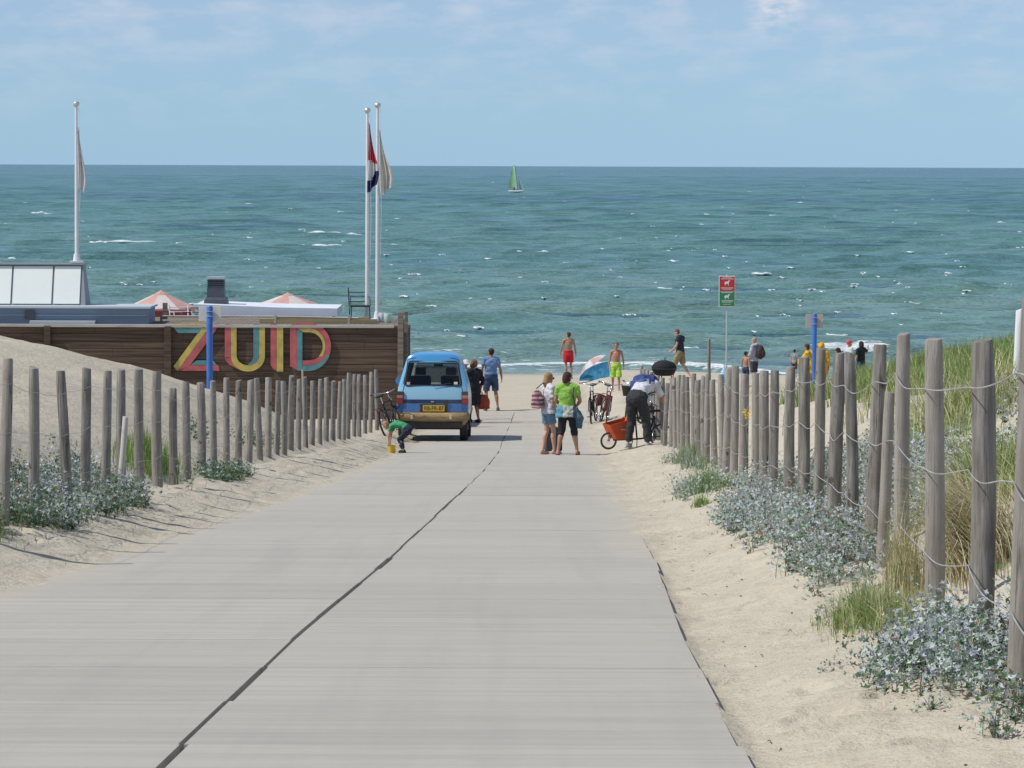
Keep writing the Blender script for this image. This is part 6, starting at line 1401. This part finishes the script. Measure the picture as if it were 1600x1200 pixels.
# green and straw grass tufts by the right fence
def tuft(label, cx, cy, rx, ry, n, H, lean, mi, wd, seed, name='grass_tuft', az=None, group=None, holl=0):
    v = Veg(seed); a = v.r.uniform(0, 6.28, n); rr = np.abs(v.r.normal(0, .52, n)); x = cx + rx * rr * np.cos(a); y = cy + ry * rr * np.sin(a); k = pn(x / .12, y / .2, seed) > -.5; x, y = x[k], y[k]; n = len(x)
    m_ = np.array(mi)[v.r.randint(0, len(mi), n)]; B = np.stack([x, y, ground(x, y) - .01], -1)
    hf = (1.1 - .5 * np.clip(((x - cx) / rx) ** 2 + ((y - cy) / ry) ** 2, 0, 1.4)) * (1 + .5 * pn(x / .15, y / .25, seed + 5))
    v.blades(B, v.r.uniform(*H, n) * hf, v.r.uniform(*lean, n), wd, m_, 4, 1.3, None if az is None else v.r.normal(az[0], az[1], n))
    if holl: holly(v, np.stack([cx + rx * v.r.uniform(-1, 1, holl), cy + ry * v.r.uniform(-1, 1, holl)], -1), .22, 24, .028)
    return tag(v.build(name, origin=gpt(cx, cy)), label, 'grass', group)
tuft('bright green low grass tuft in front of the leaning stake, right verge', 1.84, 17.1, .26, .95, 3600, (.08, .27), (.1, 1.3), [5, 5, 8, 4], .0048, 201)
tuft('tall straw coloured grass tuft around the leaning stake', 2.16, 18.7, .16, .6, 560, (.2, .50), (.05, .5), [4, 4, 5, 4], .006, 202)
tuft('arching dry marram clump behind the two thickest posts', 2.55, 18.3, .30, .9, 1700, (.30, .70), (.6, 1.5), [4, 4, 4, 5, 7], .0065, 203, az=(2.6, .8))
tuft('yellow green grass clump behind the post at the right edge', 3.0, 21.5, .42, 1.8, 1700, (.25, .5), (.4, 1.3), [5, 4, 5, 8], .008, 204)
tuft('pale yellow grass clump on the slope behind the tall slim post', 4.0, 30.0, 1.0, 3.4, 2900, (.3, .5), (.3, 1.2), [5, 4, 5], .010, 205)
tuft('green grass and sea holly clump with yellow ragwort at the far right fence', 2.2, 38.6, .34, 2.2, 1300, (.10, .28), (.1, .8), [5, 8, 2], .010, 206, holl=46)
tuft('bluish green grass at the foot of the far end of the right fence', 2.62, 50, .22, 4.5, 1300, (.12, .32), (.1, .7), [5, 3, 0, 2], .012, 207, holl=22)
tuft('small green tuft on the bare sand beside the far fence grass', 1.95, 35.0, .12, .5, 330, (.05, .14), (.1, .9), [5, 8], .009, 208)
for px, y_, hh, lb in ((1146, 42.3, .42, 'yellow ragwort flower stem leaning on the right fence'), (1170, 39, .80, 'tall yellow ragwort flower stem showing between two right fence posts')):
    v = Veg(int(px)); g = gpx(px, y_); g = gpt(g.x, y_); v.blades(np.repeat(np.array(g)[None], 5, 0), np.full(5, hh), v.r.uniform(0, .15, 5), .010, 2, 3)
    c = np.array(g)[None] + np.stack([v.r.normal(0, .03, 26), v.r.normal(0, .03, 26), hh + v.r.normal(0, .035, 26)], -1); v.leaves(c, v.r.normal(size=(26, 3)), np.full(26, .022), 6); tag(v.build('ragwort', origin=g), lb, 'flower')
# green marram on the right dune
v = Veg(3); n = 36000; x = np.concatenate([v.r.uniform(4.4, 11, 30000), v.r.uniform(11, 26, 6000)]); y = v.r.uniform(45, 60, n)
k = (x > 4.9 + .6 * pn(y / 2, x, 61) + np.clip(47 - y, 0, 5) * .25) & (pn(x / .9, y / 1.5, 62) > -.45); x, y = x[k], y[k]; n = len(x); B = np.stack([x, y, ground(x, y) - .02], -1)
v.blades(B, v.r.uniform(.22, .48, n), v.r.uniform(.1, .8, n), .016, np.array([5, 5, 8, 8, 5, 4])[v.r.randint(0, 6, n)], 3, 1.3)
n = 5200; x = v.r.uniform(3.6, 9, n); y = v.r.uniform(30, 46, n); k = pn(x / 1.1, y / 2.2, 63) > .1; x, y = x[k], y[k]; n = len(x); B = np.stack([x, y, ground(x, y) - .02], -1)
v.blades(B, v.r.uniform(.25, .5, n), v.r.uniform(.2, .9, n), .011, np.array([5, 4, 4, 5])[v.r.randint(0, 4, n)], 3, 1.3)
tag(v.build('marram_grass'), 'green marram grass covering the crest of the right hand dune', 'grass', kind='stuff')
# left side
v = Veg(5)
f = lambda x, y: (x > fenL(y) - .55 + .2 * pn(y / .9, x, 71)) & (x < fenL(y) + np.interp(y, [25, 27, 31, 33.5, 34.8], [.15, .30, .42, .36, .05]) + .08 * pn(y / .6, x, 72)) & (pn(x / .4, y / .7, 73) > -.45)
holly(v, scatter(v.r, 360, f, -4.9, -3.3, 25.6, 34.8), .29, 30, .036, .50, .28); tag(v.build('sea_holly_bed'), 'dark blue grey sea holly bed round the feet of the nearest left posts', 'plants', kind='stuff')
v = Veg(6); o_ = gpt(-3.62, 43.4)
f = lambda x, y: ((x + 3.68) / .30) ** 2 + ((y - 43.2) / 1.9) ** 2 < 1 + .4 * pn(x / .2, y / .7, 74)
holly(v, scatter(v.r, 60, f, -4.1, -3.2, 41, 45.5), .20, 28, .040, .62, .15); tag(v.build('sea_holly', origin=o_), 'darker green sea holly clump in front of the middle of the left fence', 'plant')
tuft('fresh green grass tuft behind the left fence, next to the blue grey plants', -4.28, 40.0, .36, 2.4, 1700, (.18, .42), (.05, .5), [8, 8, 5], .010, 211)
tuft('green grass at the left edge of the photo under the edge post', -4.0, 25.4, .22, .8, 800, (.12, .36), (.1, .7), [8, 5, 5, 4], .008, 212)
tuft('thin dry grass stems behind the nearest left posts', -4.45, 29.5, .45, 2.2, 150, (.35, .62), (.05, .4), [4, 4, 5], .006, 213)
for i, (px, y_, n, lb) in enumerate(((322, 48.5, 4, 'dark leafy sprig on the dune slope behind the left fence, under the letter U'), (386, 53, 6, 'dark green plant behind the left fence, left of the middle of the dune'), (407, 55, 7, 'largest dark green plant seen through the left fence'), (436, 58, 4, 'small dark green plant seen through the left fence, nearest to the van'), (283, 37.6, 1, 'single small sprig in the sand beside a left fence post'), (302, 50, 2, 'faint small sprig high on the dune behind the left fence'))):
    v = Veg(300 + i); g = gpx(px, y_); xy = np.stack([g.x + v.r.normal(0, .10, n), y_ + v.r.normal(0, .4, n)], -1); holly(v, xy, .30, 22, .045, .75, .08); tag(v.build('dune_plant', origin=g), lb, 'plant')
# bits of twig, shell and dry leaf lying on the sand
mb = MB(); r_ = random.Random(17)
for i in range(230):
    y_ = r_.uniform(10, 48); right = r_.random() < .72; x_ = (float(seam(y_)) + 2.15 + r_.random() ** 1.2 * 1.2) if right else (float(fenL(y_)) + r_.uniform(0, .8)); z_ = gz(x_, y_) + .004
    if r_.random() < .16:
        l_ = r_.uniform(.02, .06); a = r_.uniform(0, 3.1); mb.mat(0).tube([(x_, y_, z_), (x_ + l_ * .5 * math.cos(a), y_ + l_ * .5 * math.sin(a), z_ + .01), (x_ + l_ * math.cos(a), y_ + l_ * math.sin(a), z_ + .002)], .0022, 4)
    else: s_ = r_.uniform(.003, .009); mb.mat(r_.choice((0, 1, 1, 2))).ell((x_, y_, z_), (s_, s_ * r_.uniform(.6, 1.2), s_ * .45), n=6, k=4)
tag(mb.build('sand_litter', [mat('twig', (.16, .11, .08), .9), mat('dark_bit', (.10, .085, .065), .9), mat('shell_bit', (.66, .58, .52), .6)]), 'scattered twigs, seeds and shell bits on the sand', 'litter', kind='stuff')
